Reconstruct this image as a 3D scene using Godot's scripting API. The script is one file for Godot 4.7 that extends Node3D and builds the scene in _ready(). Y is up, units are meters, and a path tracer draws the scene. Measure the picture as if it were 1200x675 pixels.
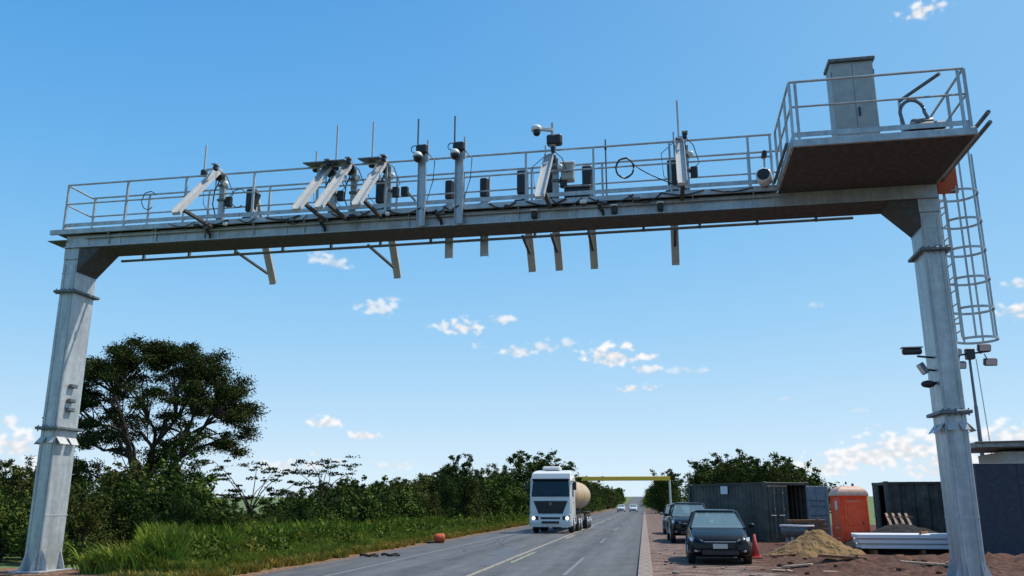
extends Node3D
# A steel camera gantry over a two-lane road, a building site on the verge, scrub and trees along the other side.

const EYE := Vector3(0, 1.65, 0)
const GANTRY_AT := Vector3(-14.1, 0, -19.0)
const GANTRY_TURN := -1.8
var M := {}
var taken := {}
var rng := RandomNumberGenerator.new()
var gantry_basis := Basis(Vector3.UP, deg_to_rad(GANTRY_TURN))

# ---------------------------------------------------------------- naming and tagging
func numbered(called: String) -> String:
	var n: int = taken.get(called, 0)
	taken[called] = n + 1
	return called if n == 0 else "%s_%03d" % [called, n]

func tag(o: Node, label := "", category := "", group := "", kind := "") -> Node:
	if label != "": o.set_meta("label", label)
	if category != "": o.set_meta("category", category)
	if group != "": o.set_meta("group", group)
	if kind != "": o.set_meta("kind", kind)
	return o

func thing(called: String, label: String, category: String, at := Vector3.ZERO, turn := 0.0, group := "") -> Node3D:
	var o := Node3D.new()
	o.name = numbered(called)
	add_child(o)
	o.position = at
	o.rotation_degrees.y = turn
	tag(o, label, category, group)
	return o

func copy_of(o: Node3D, label := "", group := "") -> Node3D:
	var c: Node3D = o.duplicate()
	c.name = numbered(String(o.name).trim_suffix("_001"))
	add_child(c)
	if label != "": c.set_meta("label", label)
	if group != "": c.set_meta("group", group)
	return c

func part(called: String, mesh: Mesh, m: Material, parent: Node = null, at := Vector3.ZERO) -> MeshInstance3D:
	var o := MeshInstance3D.new()
	o.mesh = mesh
	o.material_override = m
	o.position = at
	if parent == null:
		o.name = numbered(called)
		add_child(o)
	else:
		o.name = called
		parent.add_child(o, true)
	return o

func structure(called: String, mesh: Mesh, m: Material, parent: Node = null) -> MeshInstance3D:
	var o := part(called, mesh, m, parent)
	o.set_meta("kind", "structure")
	return o

# ---------------------------------------------------------------- triangle soups (outward, clockwise)
func tri(b: PackedVector3Array, p: Vector3, q: Vector3, r: Vector3, c: Vector3) -> void:
	if (q - p).cross(r - p).dot((p + q + r) / 3.0 - c) < 0:
		b.append(p); b.append(q); b.append(r)
	else:
		b.append(p); b.append(r); b.append(q)

func box(c: Vector3, s: Vector3, bev := 0.0, bas := Basis()) -> PackedVector3Array:
	var b := PackedVector3Array()
	var h := s * 0.5
	if bev <= 0.0:
		for ax in 3:
			for sg in [-1.0, 1.0]:
				var q: Array[Vector3] = []
				for uv in [[-1, -1], [1, -1], [1, 1], [-1, 1]]:
					var v := Vector3.ZERO
					v[ax] = sg * h[ax]
					v[(ax + 1) % 3] = uv[0] * h[(ax + 1) % 3]
					v[(ax + 2) % 3] = uv[1] * h[(ax + 2) % 3]
					q.append(c + bas * v)
				tri(b, q[0], q[1], q[2], c)
				tri(b, q[0], q[2], q[3], c)
		return b
	bev = minf(bev, minf(h.x, minf(h.y, h.z)) * 0.9)
	for ax in 3:
		for sg in [-1.0, 1.0]:
			var q: Array[Vector3] = []
			for uv in [[-1, -1], [1, -1], [1, 1], [-1, 1]]:
				var v := Vector3.ZERO
				v[ax] = sg * h[ax]
				v[(ax + 1) % 3] = uv[0] * (h[(ax + 1) % 3] - bev)
				v[(ax + 2) % 3] = uv[1] * (h[(ax + 2) % 3] - bev)
				q.append(c + bas * v)
			tri(b, q[0], q[1], q[2], c)
			tri(b, q[0], q[2], q[3], c)
	for ax in 3:
		var a1 := (ax + 1) % 3
		var a2 := (ax + 2) % 3
		for s1 in [-1.0, 1.0]:
			for s2 in [-1.0, 1.0]:
				var q: Array[Vector3] = []
				for e in [[-1, 0], [1, 0], [1, 1], [-1, 1]]:
					var v := Vector3.ZERO
					v[ax] = e[0] * (h[ax] - bev)
					v[a1] = s1 * (h[a1] - (bev if e[1] == 1 else 0.0))
					v[a2] = s2 * (h[a2] - (bev if e[1] == 0 else 0.0))
					q.append(c + bas * v)
				tri(b, q[0], q[1], q[2], c)
				tri(b, q[0], q[2], q[3], c)
	for sx in [-1.0, 1.0]:
		for sy in [-1.0, 1.0]:
			for sz in [-1.0, 1.0]:
				tri(b, c + bas * Vector3(sx * h.x, sy * (h.y - bev), sz * (h.z - bev)), c + bas * Vector3(sx * (h.x - bev), sy * h.y, sz * (h.z - bev)), c + bas * Vector3(sx * (h.x - bev), sy * (h.y - bev), sz * h.z), c)
	return b

func frame_of(p: Vector3, q: Vector3, up := Vector3.UP) -> Basis:
	var z := (q - p).normalized()
	if absf(z.dot(up)) > 0.98: up = Vector3.BACK if absf(z.z) < 0.9 else Vector3.RIGHT
	var x := up.cross(z).normalized()
	return Basis(x, z.cross(x), z)

func bar(p: Vector3, q: Vector3, w: float, h: float, bev := 0.0, up := Vector3.UP) -> PackedVector3Array:
	return box((p + q) * 0.5, Vector3(w, h, p.distance_to(q)), bev, frame_of(p, q, up))

func loft(rings: Array, caps := true) -> PackedVector3Array:
	# rings: arrays of points with equal counts, all round one way
	var b := PackedVector3Array()
	var n: int = rings[0].size()
	for i in rings.size() - 1:
		var c := Vector3.ZERO
		for k in n: c += rings[i][k] + rings[i + 1][k]
		c /= 2.0 * n
		for k in n:
			var k2 := (k + 1) % n
			tri(b, rings[i][k], rings[i][k2], rings[i + 1][k2], c)
			tri(b, rings[i][k], rings[i + 1][k2], rings[i + 1][k], c)
	if caps:
		var mid := Vector3.ZERO
		for r in rings: for v in r: mid += v
		mid /= float(n * rings.size())
		for e in [0, rings.size() - 1]:
			var c := Vector3.ZERO
			for v in rings[e]: c += v
			c /= n
			for k in n: tri(b, c, rings[e][k], rings[e][(k + 1) % n], mid)
	return b

func tube(p: Vector3, q: Vector3, r: float, n := 8, r2 := -1.0) -> PackedVector3Array:
	if r2 < 0: r2 = r
	var f := frame_of(p, q)
	var a := []
	var c := []
	for k in n:
		var t := TAU * k / n
		var d := f.x * cos(t) + f.y * sin(t)
		a.append(p + d * r)
		c.append(q + d * r2)
	return loft([a, c])

func pipe(pts: Array, r: float, n := 6) -> PackedVector3Array:
	var rings := []
	for i in pts.size():
		var f := frame_of(pts[maxi(i - 1, 0)], pts[mini(i + 1, pts.size() - 1)])
		var ring := []
		for k in n: ring.append(pts[i] + (f.x * cos(TAU * k / n) + f.y * sin(TAU * k / n)) * r)
		rings.append(ring)
	return loft(rings)

func disc(c: Vector3, axis: Vector3, r: float, w: float, n := 20, bev := 0.0) -> PackedVector3Array:
	var f := frame_of(c - axis, c + axis)
	var rings := []
	for e in ([[-0.5, r - bev], [-0.5 + bev / w, r], [0.5 - bev / w, r], [0.5, r - bev]] if bev > 0 else [[-0.5, r], [0.5, r]]):
		var ring := []
		for k in n: ring.append(c + f.z * w * e[0] + (f.x * cos(TAU * k / n) + f.y * sin(TAU * k / n)) * e[1])
		rings.append(ring)
	return loft(rings)

func ball(c: Vector3, r: Vector3, n := 14, rows := 8, from := -1.0, to := 1.0) -> PackedVector3Array:
	var rings := []
	for i in rows + 1:
		var a := asin(clampf(lerpf(from, to, float(i) / rows), -0.999, 0.999))
		var ring := []
		for k in n: ring.append(c + Vector3(cos(TAU * k / n) * cos(a) * r.x, sin(a) * r.y, sin(TAU * k / n) * cos(a) * r.z))
		rings.append(ring)
	return loft(rings)

func extruded(profile: Array, x0: float, x1: float, bev := 0.0, pull := 0.0) -> PackedVector3Array:
	# profile: convex list of Vector2(z, y); runs along x with bevelled ends
	var c := Vector2.ZERO
	for p in profile: c += p
	c /= profile.size()
	var rings := []
	var steps := [[x0, 0.0], [x1, 0.0]] if bev <= 0 else [[x0, bev], [x0 + bev, 0.0], [x1 - bev, 0.0], [x1, bev]]
	for s: Array in steps:
		var ring := []
		for p in profile:
			var d: Vector2 = p - c
			var k: float = maxf(0.0, d.length() - float(s[1])) / maxf(d.length(), 0.001)
			ring.append(Vector3(s[0], c.y + d.y * k, c.x + d.x * k))
		rings.append(ring)
	return loft(rings)

func pane(a: Vector3, b: Vector3, c: Vector3, d: Vector3, t: float) -> PackedVector3Array:
	var n := (b - a).cross(d - a).normalized() * t * 0.5
	return loft([[a - n, b - n, c - n, d - n], [a + n, b + n, c + n, d + n]])

func channel(p: Vector3, q: Vector3, w: float, d: float, t: float, open: Vector3) -> PackedVector3Array:
	# C section from p to q, its open side towards open; p and q lie on the middle of the web
	var z := (q - p).normalized()
	var o := (open - z * open.dot(z)).normalized()
	var s := z.cross(o)
	var b := box((p + q) * 0.5, Vector3(w, t, p.distance_to(q)), 0, Basis(s, o, z))
	for k in [-1.0, 1.0]:
		b.append_array(box((p + q) * 0.5 + s * k * (w - t) * 0.5 + o * (d + t) * 0.5, Vector3(t, d, p.distance_to(q)), 0, Basis(s, o, z)))
	return b

func shape(soup: PackedVector3Array, smooth := false) -> ArrayMesh:
	var st := SurfaceTool.new()
	st.begin(Mesh.PRIMITIVE_TRIANGLES)
	st.set_smooth_group(0 if smooth else -1)
	for v in soup: st.add_vertex(v)
	st.generate_normals()
	return st.commit()

func joined(list: Array) -> PackedVector3Array:
	var b := PackedVector3Array()
	for l in list: b.append_array(l)
	return b

# ---------------------------------------------------------------- materials
func lin(r: float, g: float, b: float) -> Color:
	return Color(r, g, b).linear_to_srgb()

func noise(seed_: int, freq: float, octaves := 4) -> FastNoiseLite:
	var n := FastNoiseLite.new()
	n.seed = seed_
	n.frequency = freq
	n.noise_type = FastNoiseLite.TYPE_SIMPLEX_SMOOTH
	n.fractal_octaves = octaves
	return n

func grain(seed_: int, freq: float, octaves: int, a: Color, b: Color, gain := 1.0, size := 256) -> ImageTexture:
	var src := noise(seed_, freq, octaves).get_seamless_image(size, size)
	var im := Image.create(size, size, false, Image.FORMAT_RGB8)
	for y in size:
		for x in size:
			var v := clampf((src.get_pixel(x, y).r - 0.5) * gain + 0.5, 0, 1)
			im.set_pixel(x, y, a.lerp(b, v))
	return ImageTexture.create_from_image(im)

func plain(key: String, c: Color, rough := 0.7, metal := 0.0) -> StandardMaterial3D:
	var m := StandardMaterial3D.new()
	m.resource_name = key
	m.albedo_color = c
	m.roughness = rough
	m.metallic = metal
	M[key] = m
	return m

func textured(key: String, tex: Texture2D, scale: float, rough := 0.8, metal := 0.0) -> StandardMaterial3D:
	var m := plain(key, Color.WHITE, rough, metal)
	m.albedo_texture = tex
	m.uv1_triplanar = true
	m.uv1_world_triplanar = true
	m.uv1_scale = Vector3.ONE * scale
	return m

func add_detail(m: StandardMaterial3D, tex: Texture2D, scale: float) -> void:
	m.detail_enabled = true
	m.detail_albedo = tex
	m.detail_blend_mode = BaseMaterial3D.BLEND_MODE_MUL
	m.detail_uv_layer = BaseMaterial3D.DETAIL_UV_2
	m.uv2_triplanar = true
	m.uv2_world_triplanar = true
	m.uv2_scale = Vector3.ONE * scale

func relief(m: StandardMaterial3D, tex: Texture2D, depth: float) -> void:
	m.heightmap_enabled = true
	m.heightmap_texture = tex
	m.heightmap_scale = depth

func road_surface() -> ImageTexture:
	# polished wheel tracks, oil-darkened lane middles and long smears, 9.1 m across by 64 m along
	var w := 512
	var h := 1024
	var streak := noise(21, 1.0, 4)
	var blotch := noise(22, 1.0, 5)
	var im := Image.create(w, h, false, Image.FORMAT_RGB8)
	for y in h:
		var v := float(y) / h
		for x in w:
			var m := -9.3 + 9.1 * x / w
			var along := Vector2(cos(TAU * v), sin(TAU * v))
			var n := streak.get_noise_3d(m * 2.4, along.x * 1.6, along.y * 1.6) * 0.6 + blotch.get_noise_3d(m * 1.1, along.x * 9.0, along.y * 9.0) * 0.5 + blotch.get_noise_3d(m * 5.0 + 30.0, along.x * 34.0, along.y * 34.0) * 0.35
			var t := 0.0
			for c in [-6.75, -5.05, -3.05, -1.2]: t += exp(-pow((m - c) / 0.33, 2.0))
			for c in [-5.9, -2.1]: t -= 0.8 * exp(-pow((m - c) / 0.3, 2.0))
			var edge := smoothstep(-7.9, -8.9, m) * 0.5
			var k := clampf(0.107 * (1.0 + 0.22 * t + 0.55 * n), 0.03, 0.3)
			im.set_pixel(x, y, lin(k * (1.0 + 0.22 * edge), k * (1.0 + 0.04 * edge), k * (1.06 - 0.12 * edge)))
	return ImageTexture.create_from_image(im)

func make_materials() -> void:
	var patch := grain(3, 0.012, 4, Color(0.66, 0.66, 0.68), Color(1, 1, 1), 1.8)
	var speck := grain(4, 0.09, 3, Color(0.75, 0.75, 0.75), Color(1, 1, 1), 1.8)
	var bump := grain(5, 0.05, 5, Color.BLACK, Color.WHITE, 1.6)
	var zinc := textured("galvanised steel", grain(11, 0.03, 5, lin(0.44, 0.465, 0.485), lin(0.54, 0.56, 0.575), 1.6), 0.6, 0.40, 0.30)
	add_detail(zinc, grain(6, 0.014, 3, Color(0.86, 0.865, 0.87), Color(1, 1, 1), 1.6), 0.35)
	zinc.uv2_scale = Vector3(1.0, 0.12, 1.0)   # water streaks run down the faces
	textured("bright zinc", grain(12, 0.03, 4, lin(0.42, 0.43, 0.44), lin(0.52, 0.53, 0.535), 1.5), 0.8, 0.55, 0.0)
	textured("dark zinc", grain(13, 0.05, 4, lin(0.10, 0.115, 0.13), lin(0.18, 0.20, 0.22), 2.0), 0.9, 0.5, 0.3)
	textured("shaded_steel", grain(14, 0.03, 4, lin(0.060, 0.059, 0.059), lin(0.092, 0.090, 0.089), 1.8), 0.7, 0.8)  # dark brownish steel finish, with the shade of the undersides put into its colour
	textured("cabinet grey", grain(15, 0.02, 3, lin(0.32, 0.33, 0.32), lin(0.38, 0.39, 0.38), 1.5), 0.7, 0.5)
	plain("black plastic", lin(0.018, 0.018, 0.02), 0.5)
	plain("white plastic", lin(0.72, 0.72, 0.70), 0.4)
	plain("glass", lin(0.010, 0.013, 0.017), 0.06)
	var clear := plain("clear glass", Color(0.55, 0.68, 0.72, 0.22), 0.04)
	clear.transparency = BaseMaterial3D.TRANSPARENCY_ALPHA
	clear.metallic_specular = 0.7
	plain("upholstery", lin(0.05, 0.05, 0.055), 0.9)
	plain("rubber", lin(0.02, 0.02, 0.02), 0.85)
	plain("alloy", lin(0.45, 0.46, 0.47), 0.35, 0.7)
	plain("chrome", lin(0.62, 0.63, 0.65), 0.18, 0.9)
	plain("rust orange", lin(0.46, 0.085, 0.025), 0.75)
	# road
	var asphalt := plain("asphalt", Color.WHITE, 0.55)
	asphalt.albedo_texture = road_surface()
	asphalt.uv1_scale = Vector3(1.0 / 9.1, 1.0 / 64.0, 1)
	asphalt.uv1_offset = Vector3(9.3 / 9.1, 0, 0)
	asphalt.detail_enabled = true
	asphalt.detail_albedo = grain(22, 0.11, 4, Color(0.80, 0.80, 0.80), Color(1, 1, 1), 1.5)
	asphalt.detail_blend_mode = BaseMaterial3D.BLEND_MODE_MUL
	asphalt.detail_uv_layer = BaseMaterial3D.DETAIL_UV_2
	asphalt.uv2_triplanar = true
	asphalt.uv2_world_triplanar = true
	asphalt.uv2_scale = Vector3.ONE * 0.6
	asphalt.roughness = 0.72
	asphalt.metallic_specular = 0.42
	for k in [["line paint", lin(0.36, 0.30, 0.22), lin(0.15, 0.135, 0.115)], ["worn line paint", lin(0.20, 0.20, 0.21), lin(0.11, 0.11, 0.118)]]:
		textured(k[0], grain(24, 0.06, 4, k[2], k[1], 3.2), 0.5, 0.65)
	textured("patch asphalt", grain(25, 0.07, 4, lin(0.065, 0.066, 0.073), lin(0.10, 0.10, 0.108), 1.5), 0.5, 0.6)
	var kerb := textured("kerb concrete", grain(26, 0.05, 5, lin(0.15, 0.115, 0.10), lin(0.29, 0.235, 0.21), 2.2), 0.6, 0.9)
	relief(kerb, bump, 1.0)
	var shoulder := textured("shoulder", grain(27, 0.02, 6, lin(0.125, 0.062, 0.042), lin(0.265, 0.19, 0.163), 2.6, 1024), 0.071, 0.95)
	add_detail(shoulder, grain(7, 0.06, 5, Color(0.62, 0.60, 0.58), Color(1, 1, 1), 2.2, 512), 0.31)
	relief(shoulder, bump, 3.0)
	var earth := textured("red earth", grain(28, 0.03, 5, lin(0.055, 0.022, 0.013), lin(0.15, 0.060, 0.033), 2.0, 512), 0.25, 1.0)
	add_detail(earth, speck, 1.0)
	relief(earth, bump, 6.0)
	var verge := textured("verge earth", grain(29, 0.04, 5, lin(0.12, 0.065, 0.035), lin(0.27, 0.15, 0.085), 2.0), 0.5, 1.0)
	relief(verge, bump, 4.0)
	var meadow := textured("meadow", grain(30, 0.02, 5, lin(0.085, 0.135, 0.035), lin(0.19, 0.26, 0.075), 2.0, 512), 0.03, 1.0)
	add_detail(meadow, speck, 0.4)
	var sand := textured("sand", grain(31, 0.05, 5, lin(0.16, 0.095, 0.038), lin(0.28, 0.175, 0.078), 1.8), 0.9, 1.0)
	relief(sand, bump, 3.0)
	var gravel := textured("dark gravel", grain(32, 0.1, 4, lin(0.008, 0.008, 0.009), lin(0.03, 0.03, 0.032), 2.0), 1.2, 1.0)
	relief(gravel, bump, 4.0)
	textured("concrete", grain(33, 0.03, 5, lin(0.28, 0.26, 0.24), lin(0.44, 0.42, 0.39), 1.8), 0.5, 0.9)
	textured("pale render", grain(44, 0.03, 5, lin(0.50, 0.48, 0.45), lin(0.62, 0.60, 0.57), 1.8), 0.5, 0.9)
	# site
	var steel := textured("container paint", grain(34, 0.025, 5, lin(0.070, 0.075, 0.062), lin(0.105, 0.112, 0.093), 2.0), 0.5, 0.6)
	add_detail(steel, patch, 0.25)
	textured("grey door paint", grain(36, 0.025, 5, lin(0.17, 0.19, 0.22), lin(0.24, 0.27, 0.30), 2.0), 0.5, 0.6)
	textured("navy panel", grain(37, 0.03, 5, lin(0.022, 0.030, 0.050), lin(0.034, 0.045, 0.070), 1.8), 0.5, 0.6)
	textured("toilet orange", grain(38, 0.02, 4, lin(0.80, 0.065, 0.010), lin(0.90, 0.09, 0.016), 1.8), 0.7, 0.5)
	textured("toilet roof", grain(39, 0.03, 4, lin(0.52, 0.27, 0.18), lin(0.62, 0.40, 0.30), 1.8), 0.9, 0.5)
	textured("timber", grain(40, 0.03, 5, lin(0.16, 0.075, 0.035), lin(0.30, 0.16, 0.085), 2.2), 1.3, 0.9)
	textured("pale timber", grain(41, 0.03, 5, lin(0.34, 0.23, 0.16), lin(0.55, 0.42, 0.32), 2.2), 1.3, 0.9)
	plain("white sheet", lin(0.70, 0.71, 0.75), 0.5)
	plain("cone pink", lin(0.55, 0.06, 0.06), 0.6)
	plain("yellow paint", lin(0.90, 0.52, 0.05), 0.6)
	plain("pole white", lin(0.6, 0.6, 0.58), 0.6)
	# vehicles
	for k in [["car black", lin(0.004, 0.005, 0.008)], ["car dark grey", lin(0.02, 0.023, 0.028)], ["car silver", lin(0.16, 0.165, 0.17)], ["truck white", lin(0.70, 0.70, 0.68)], ["car white", lin(0.72, 0.72, 0.72)]]:
		var m := plain(k[0], k[1], 0.3)
		m.metallic_specular = 0.25
		m.clearcoat_enabled = true
		m.clearcoat = 0.35
		m.clearcoat_roughness = 0.05
	textured("tank beige", grain(42, 0.02, 5, lin(0.40, 0.275, 0.155), lin(0.50, 0.36, 0.215), 1.8), 0.4, 0.45)
	plain("lens", lin(0.6, 0.62, 0.65), 0.1, 0.5)
	var lamp := plain("headlamp glow", lin(0.9, 0.9, 0.85), 0.2)
	lamp.emission_enabled = true
	lamp.emission = lin(1.0, 0.95, 0.82)
	lamp.emission_energy_multiplier = 1.8
	plain("red lens", lin(0.35, 0.01, 0.01), 0.25)
	# plants: vertex colours carry each leaf's own tone
	for k in [["leaf", lin(0.030, 0.048, 0.010)], ["grass blade", lin(0.11, 0.16, 0.025)]]:
		var m := plain(k[0], Color.WHITE, 0.8)
		m.metallic_specular = 0.15
		m.vertex_color_use_as_albedo = true
		m.cull_mode = BaseMaterial3D.CULL_DISABLED
		m.backlight_enabled = true
		m.backlight = k[1]
	textured("bark", grain(43, 0.05, 4, lin(0.030, 0.023, 0.018), lin(0.075, 0.060, 0.048), 2.0), 1.5, 0.95)

# ---------------------------------------------------------------- sky
func make_sky() -> Sky:
	var w := 4096
	var h := 2048
	var im := Image.create(w, h, false, Image.FORMAT_RGBF)
	# colour against height above the horizon, as in clear tropical air
	var stops := [[0.0, Color(0.87, 0.945, 0.99)], [2.0, Color(0.84, 0.93, 0.99)], [5.0, Color(0.75, 0.885, 0.985)], [10.6, Color(0.605, 0.81, 0.965)], [16.4, Color(0.49, 0.745, 0.945)], [22.0, Color(0.40, 0.685, 0.92)], [27.6, Color(0.335, 0.635, 0.895)], [32.6, Color(0.285, 0.59, 0.87)], [60.0, Color(0.19, 0.45, 0.75)], [90.0, Color(0.16, 0.40, 0.70)]]
	var toward_sun := Vector3(0.48, 0.84, -0.24).normalized()
	var lw := 1024
	var lh := 512
	var low := Image.create(lw, lh, false, Image.FORMAT_RGBF)
	for y in lh:
		var e := 90.0 - 180.0 * (y + 0.5) / lh
		var c := Color(0.5, 0.5, 0.45)
		if e >= 0:
			for i in stops.size() - 1:
				if e >= stops[i][0] and e <= stops[i + 1][0]:
					c = (stops[i][1] as Color).lerp(stops[i + 1][1], (e - stops[i][0]) / (stops[i + 1][0] - stops[i][0]))
		for x in lw:
			var cc := c
			if e >= 0:   # paler air round the sun
				var az := TAU * (x + 0.5) / lw
				var cosang := Vector3(sin(az) * cos(deg_to_rad(e)), sin(deg_to_rad(e)), -cos(az) * cos(deg_to_rad(e))).dot(toward_sun)
				cc = c.lerp(Color(0.86, 0.94, 1.0), 0.85 * exp((cosang - 1.0) * 3.7))
			low.set_pixel(x, y, cc.srgb_to_linear())
	low.resize(w, h, Image.INTERPOLATE_BILINEAR)
	im = low
	var clouds := [[-20.86, 15.62, 1.5, 0.5, 0.55], [-17.81, 12.77, 1.38, 0.73, 0.6], [-16.85, 13.43, 0.81, 0.23, 0.4], [-12.05, 11.6, 1.86, 0.63, 0.75], [-9.13, 12.08, 0.82, 0.46, 0.7], [-8.14, 10.02, 1.27, 0.46, 0.7], [-6.34, 10.36, 0.93, 0.51, 0.6], [-4.77, 10.46, 0.69, 0.46, 0.5], [-1.91, 9.67, 2.1, 0.95, 1.0], [0.36, 9.51, 0.91, 0.28, 0.8], [0.44, 8.72, 1.02, 0.34, 0.7], [2.85, 8.6, 1.45, 0.28, 0.35], [-0.73, 7.45, 0.9, 0.28, 0.8], [0.68, 7.54, 0.56, 0.33, 0.9], [-20.75, 5.21, 1.2, 0.49, 0.95], [-18.3, 4.37, 1.1, 0.38, 0.95], [-23.37, 2.42, 2.11, 0.42, 0.6], [-21.51, 2.39, 1.07, 0.32, 0.5], [-10.87, 10.41, 0.58, 0.23, 0.4], [11.74, 12.37, 0.54, 0.21, 0.3], [13.42, 5.67, 0.51, 0.2, 0.3], [19.81, 29.05, 1.48, 0.51, 0.8], [22.61, 10.87, 1.21, 0.6, 0.9], [22.82, 12.49, 0.75, 0.32, 0.6], [-38.39, 3.37, 1.54, 0.9, 0.85], [-38.9, 4.7, 0.63, 0.32, 0.7], [-38.16, 2.18, 1.8, 0.63, 0.7], [13.4, 2.83, 2.9, 0.9, 0.85], [15.83, 3.28, 3.2, 1.2, 0.85], [10.88, 2.2, 2.4, 0.7, 0.7], [18.46, 2.23, 3.4, 1.2, 0.9], [21.27, 3.76, 2.4, 0.9, 0.8], [-21.9, 15.95, 0.8, 0.33, 0.35], [-21.19, 3.25, 0.43, 0.21, 0.5], [-19.92, 2.72, 0.43, 0.27, 0.6], [9.18, 6.58, 0.42, 0.16, 0.3], [7.53, 1.62, 2.6, 0.47, 0.5], [-16.36, 2.48, 1.64, 0.27, 0.4], [-9.66, 1.9, 1.33, 0.44, 0.5]]
	rng.seed = 77
	for i in 170:   # the same scattered small cumulus all the way round
		var az := rng.randf_range(26.0, 318.0)
		var el := 1.5 + 14.0 * pow(rng.randf(), 1.6)
		var s := rng.randf_range(0.5, 1.6)
		clouds.append([az, el, s * rng.randf_range(0.8, 1.6), s * rng.randf_range(0.3, 0.55), rng.randf_range(0.35, 0.95)])
	var puff := noise(9, 0.045, 5)
	var wisp := noise(10, 0.02, 3)
	for c in clouds:
		var cx: float = c[0] / 360.0 * w
		var cy: float = (90.0 - c[1]) / 180.0 * h
		var rx: float = c[2] / 360.0 * w
		var ry: float = c[3] / 180.0 * h
		for y in range(int(cy - ry * 1.9), int(cy + ry * 1.9) + 1):
			if y >= h / 2 or y < 0: continue
			for x in range(int(cx - rx * 1.9), int(cx + rx * 1.9) + 1):
				var dx := (x - cx) / rx
				var dy := (y - cy) / ry
				if dy > 0: dy *= 1.35   # flatter below
				var n := puff.get_noise_2d(x * 2.2, y * 3.4) + 0.5 * wisp.get_noise_2d(x * 2.5, y * 4.0)
				var d := 0.62 - (dx * dx + dy * dy) * 0.62 + n * 0.95
				var a: float = smoothstep(0.02, 0.6, d) * minf(1.0, float(c[4]) * 1.15)
				if a <= 0.004: continue
				var xx := posmod(x, w)
				var old := im.get_pixel(xx, y)
				var shade := clampf(0.93 + n * 0.18 - dy * 0.04, 0.82, 1.0)
				im.set_pixel(xx, y, old.lerp(Color(shade * 0.985, shade * 0.99, shade).srgb_to_linear(), a))
	var m := PanoramaSkyMaterial.new()
	m.panorama = ImageTexture.create_from_image(im)
	var s := Sky.new()
	s.sky_material = m
	return s

# ---------------------------------------------------------------- ground
func land(z: float) -> float:
	return 9.0 * smoothstep(260.0, 900.0, -z)

var rows := PackedFloat32Array()

func strip(x0: float, x1: float, y: float, zfrom: float, zto: float, thick := 0.0, cols := 1) -> ArrayMesh:
	# a sheet (or a slab with sides) that follows the land between two depths; uv in metres
	var zs := PackedFloat32Array([zfrom])
	for z in rows:
		if z < zfrom and z > zto: zs.append(z)
	zs.append(zto)
	var st := SurfaceTool.new()
	st.begin(Mesh.PRIMITIVE_TRIANGLES)
	st.set_smooth_group(-1)
	for i in zs.size() - 1:
		for k in cols:
			var a := lerpf(x0, x1, float(k) / cols)
			var b := lerpf(x0, x1, float(k + 1) / cols)
			var p := [Vector3(a, land(zs[i]) + y, zs[i]), Vector3(b, land(zs[i]) + y, zs[i]), Vector3(b, land(zs[i + 1]) + y, zs[i + 1]), Vector3(a, land(zs[i + 1]) + y, zs[i + 1])]
			for q in [0, 2, 1, 0, 3, 2]:
				st.set_uv(Vector2(p[q].x, p[q].z))
				st.add_vertex(p[q])
		if thick > 0:
			for s in [x0, x1]:
				var t0 := Vector3(s, land(zs[i]) + y, zs[i])
				var t1 := Vector3(s, land(zs[i + 1]) + y, zs[i + 1])
				for v in ([t0, t1, t1 - Vector3(0, thick, 0), t0, t1 - Vector3(0, thick, 0), t0 - Vector3(0, thick, 0)]):
					st.set_uv(Vector2(v.x, v.z))
					st.add_vertex(v)
	st.generate_normals()
	return st.commit()

func patch_of_ground(x0: float, x1: float, z0: float, z1: float, nx: int, nz: int, f: Callable) -> ArrayMesh:
	var st := SurfaceTool.new()
	st.begin(Mesh.PRIMITIVE_TRIANGLES)
	st.set_smooth_group(0)
	for i in nx:
		for k in nz:
			var p := []
			for e in [[0, 0], [1, 0], [1, 1], [0, 1]]:
				var x := lerpf(x0, x1, float(i + e[0]) / nx)
				var z := lerpf(z0, z1, float(k + e[1]) / nz)
				p.append(Vector3(x, f.call(x, z), z))
			for q in [0, 1, 2, 0, 2, 3]: st.add_vertex(p[q])
	st.generate_normals()
	return st.commit()

var lot_coarse := noise(51, 0.35, 4)
var lot_fine := noise(52, 1.3, 3)
func lot(x: float, zz: float) -> float:
	var edge := clampf((x - 2.6 - lot_coarse.get_noise_2d(zz * 2.0, 7.0) * 1.6) / 0.5, 0.0, 1.0)
	var ridge := exp(-pow((zz + 24.2 + 0.15 * (x - 6.0)) / 1.7, 2.0)) * smoothstep(3.4, 5.0, x) * (1.0 - smoothstep(11.5, 14.0, x)) * 0.26
	var rough := (lot_coarse.get_noise_2d(x * 2.6, zz * 2.6) * 0.6 + lot_fine.get_noise_2d(x, zz) * 0.6) * (0.05 + ridge * 1.1) * smoothstep(2.6, 3.6, x)
	var rut := 0.0   # wheel ruts pressed into the soft earth
	for c in [21.9, 23.4, 27.2, 28.7]:
		var d: float = (zz + c + 0.12 * x + 0.5 * lot_coarse.get_noise_2d(x * 1.2, c)) / 0.2
		rut += 0.055 * exp(-pow(absf(d) - 1.5, 2.0)) - 0.07 * exp(-d * d)
	return -0.03 + edge * 0.065 + ridge + maxf(rough, -0.035) + maxf(rut * smoothstep(3.3, 4.2, x) * (1.0 - smoothstep(10.0, 12.0, x)), -0.04)

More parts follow.
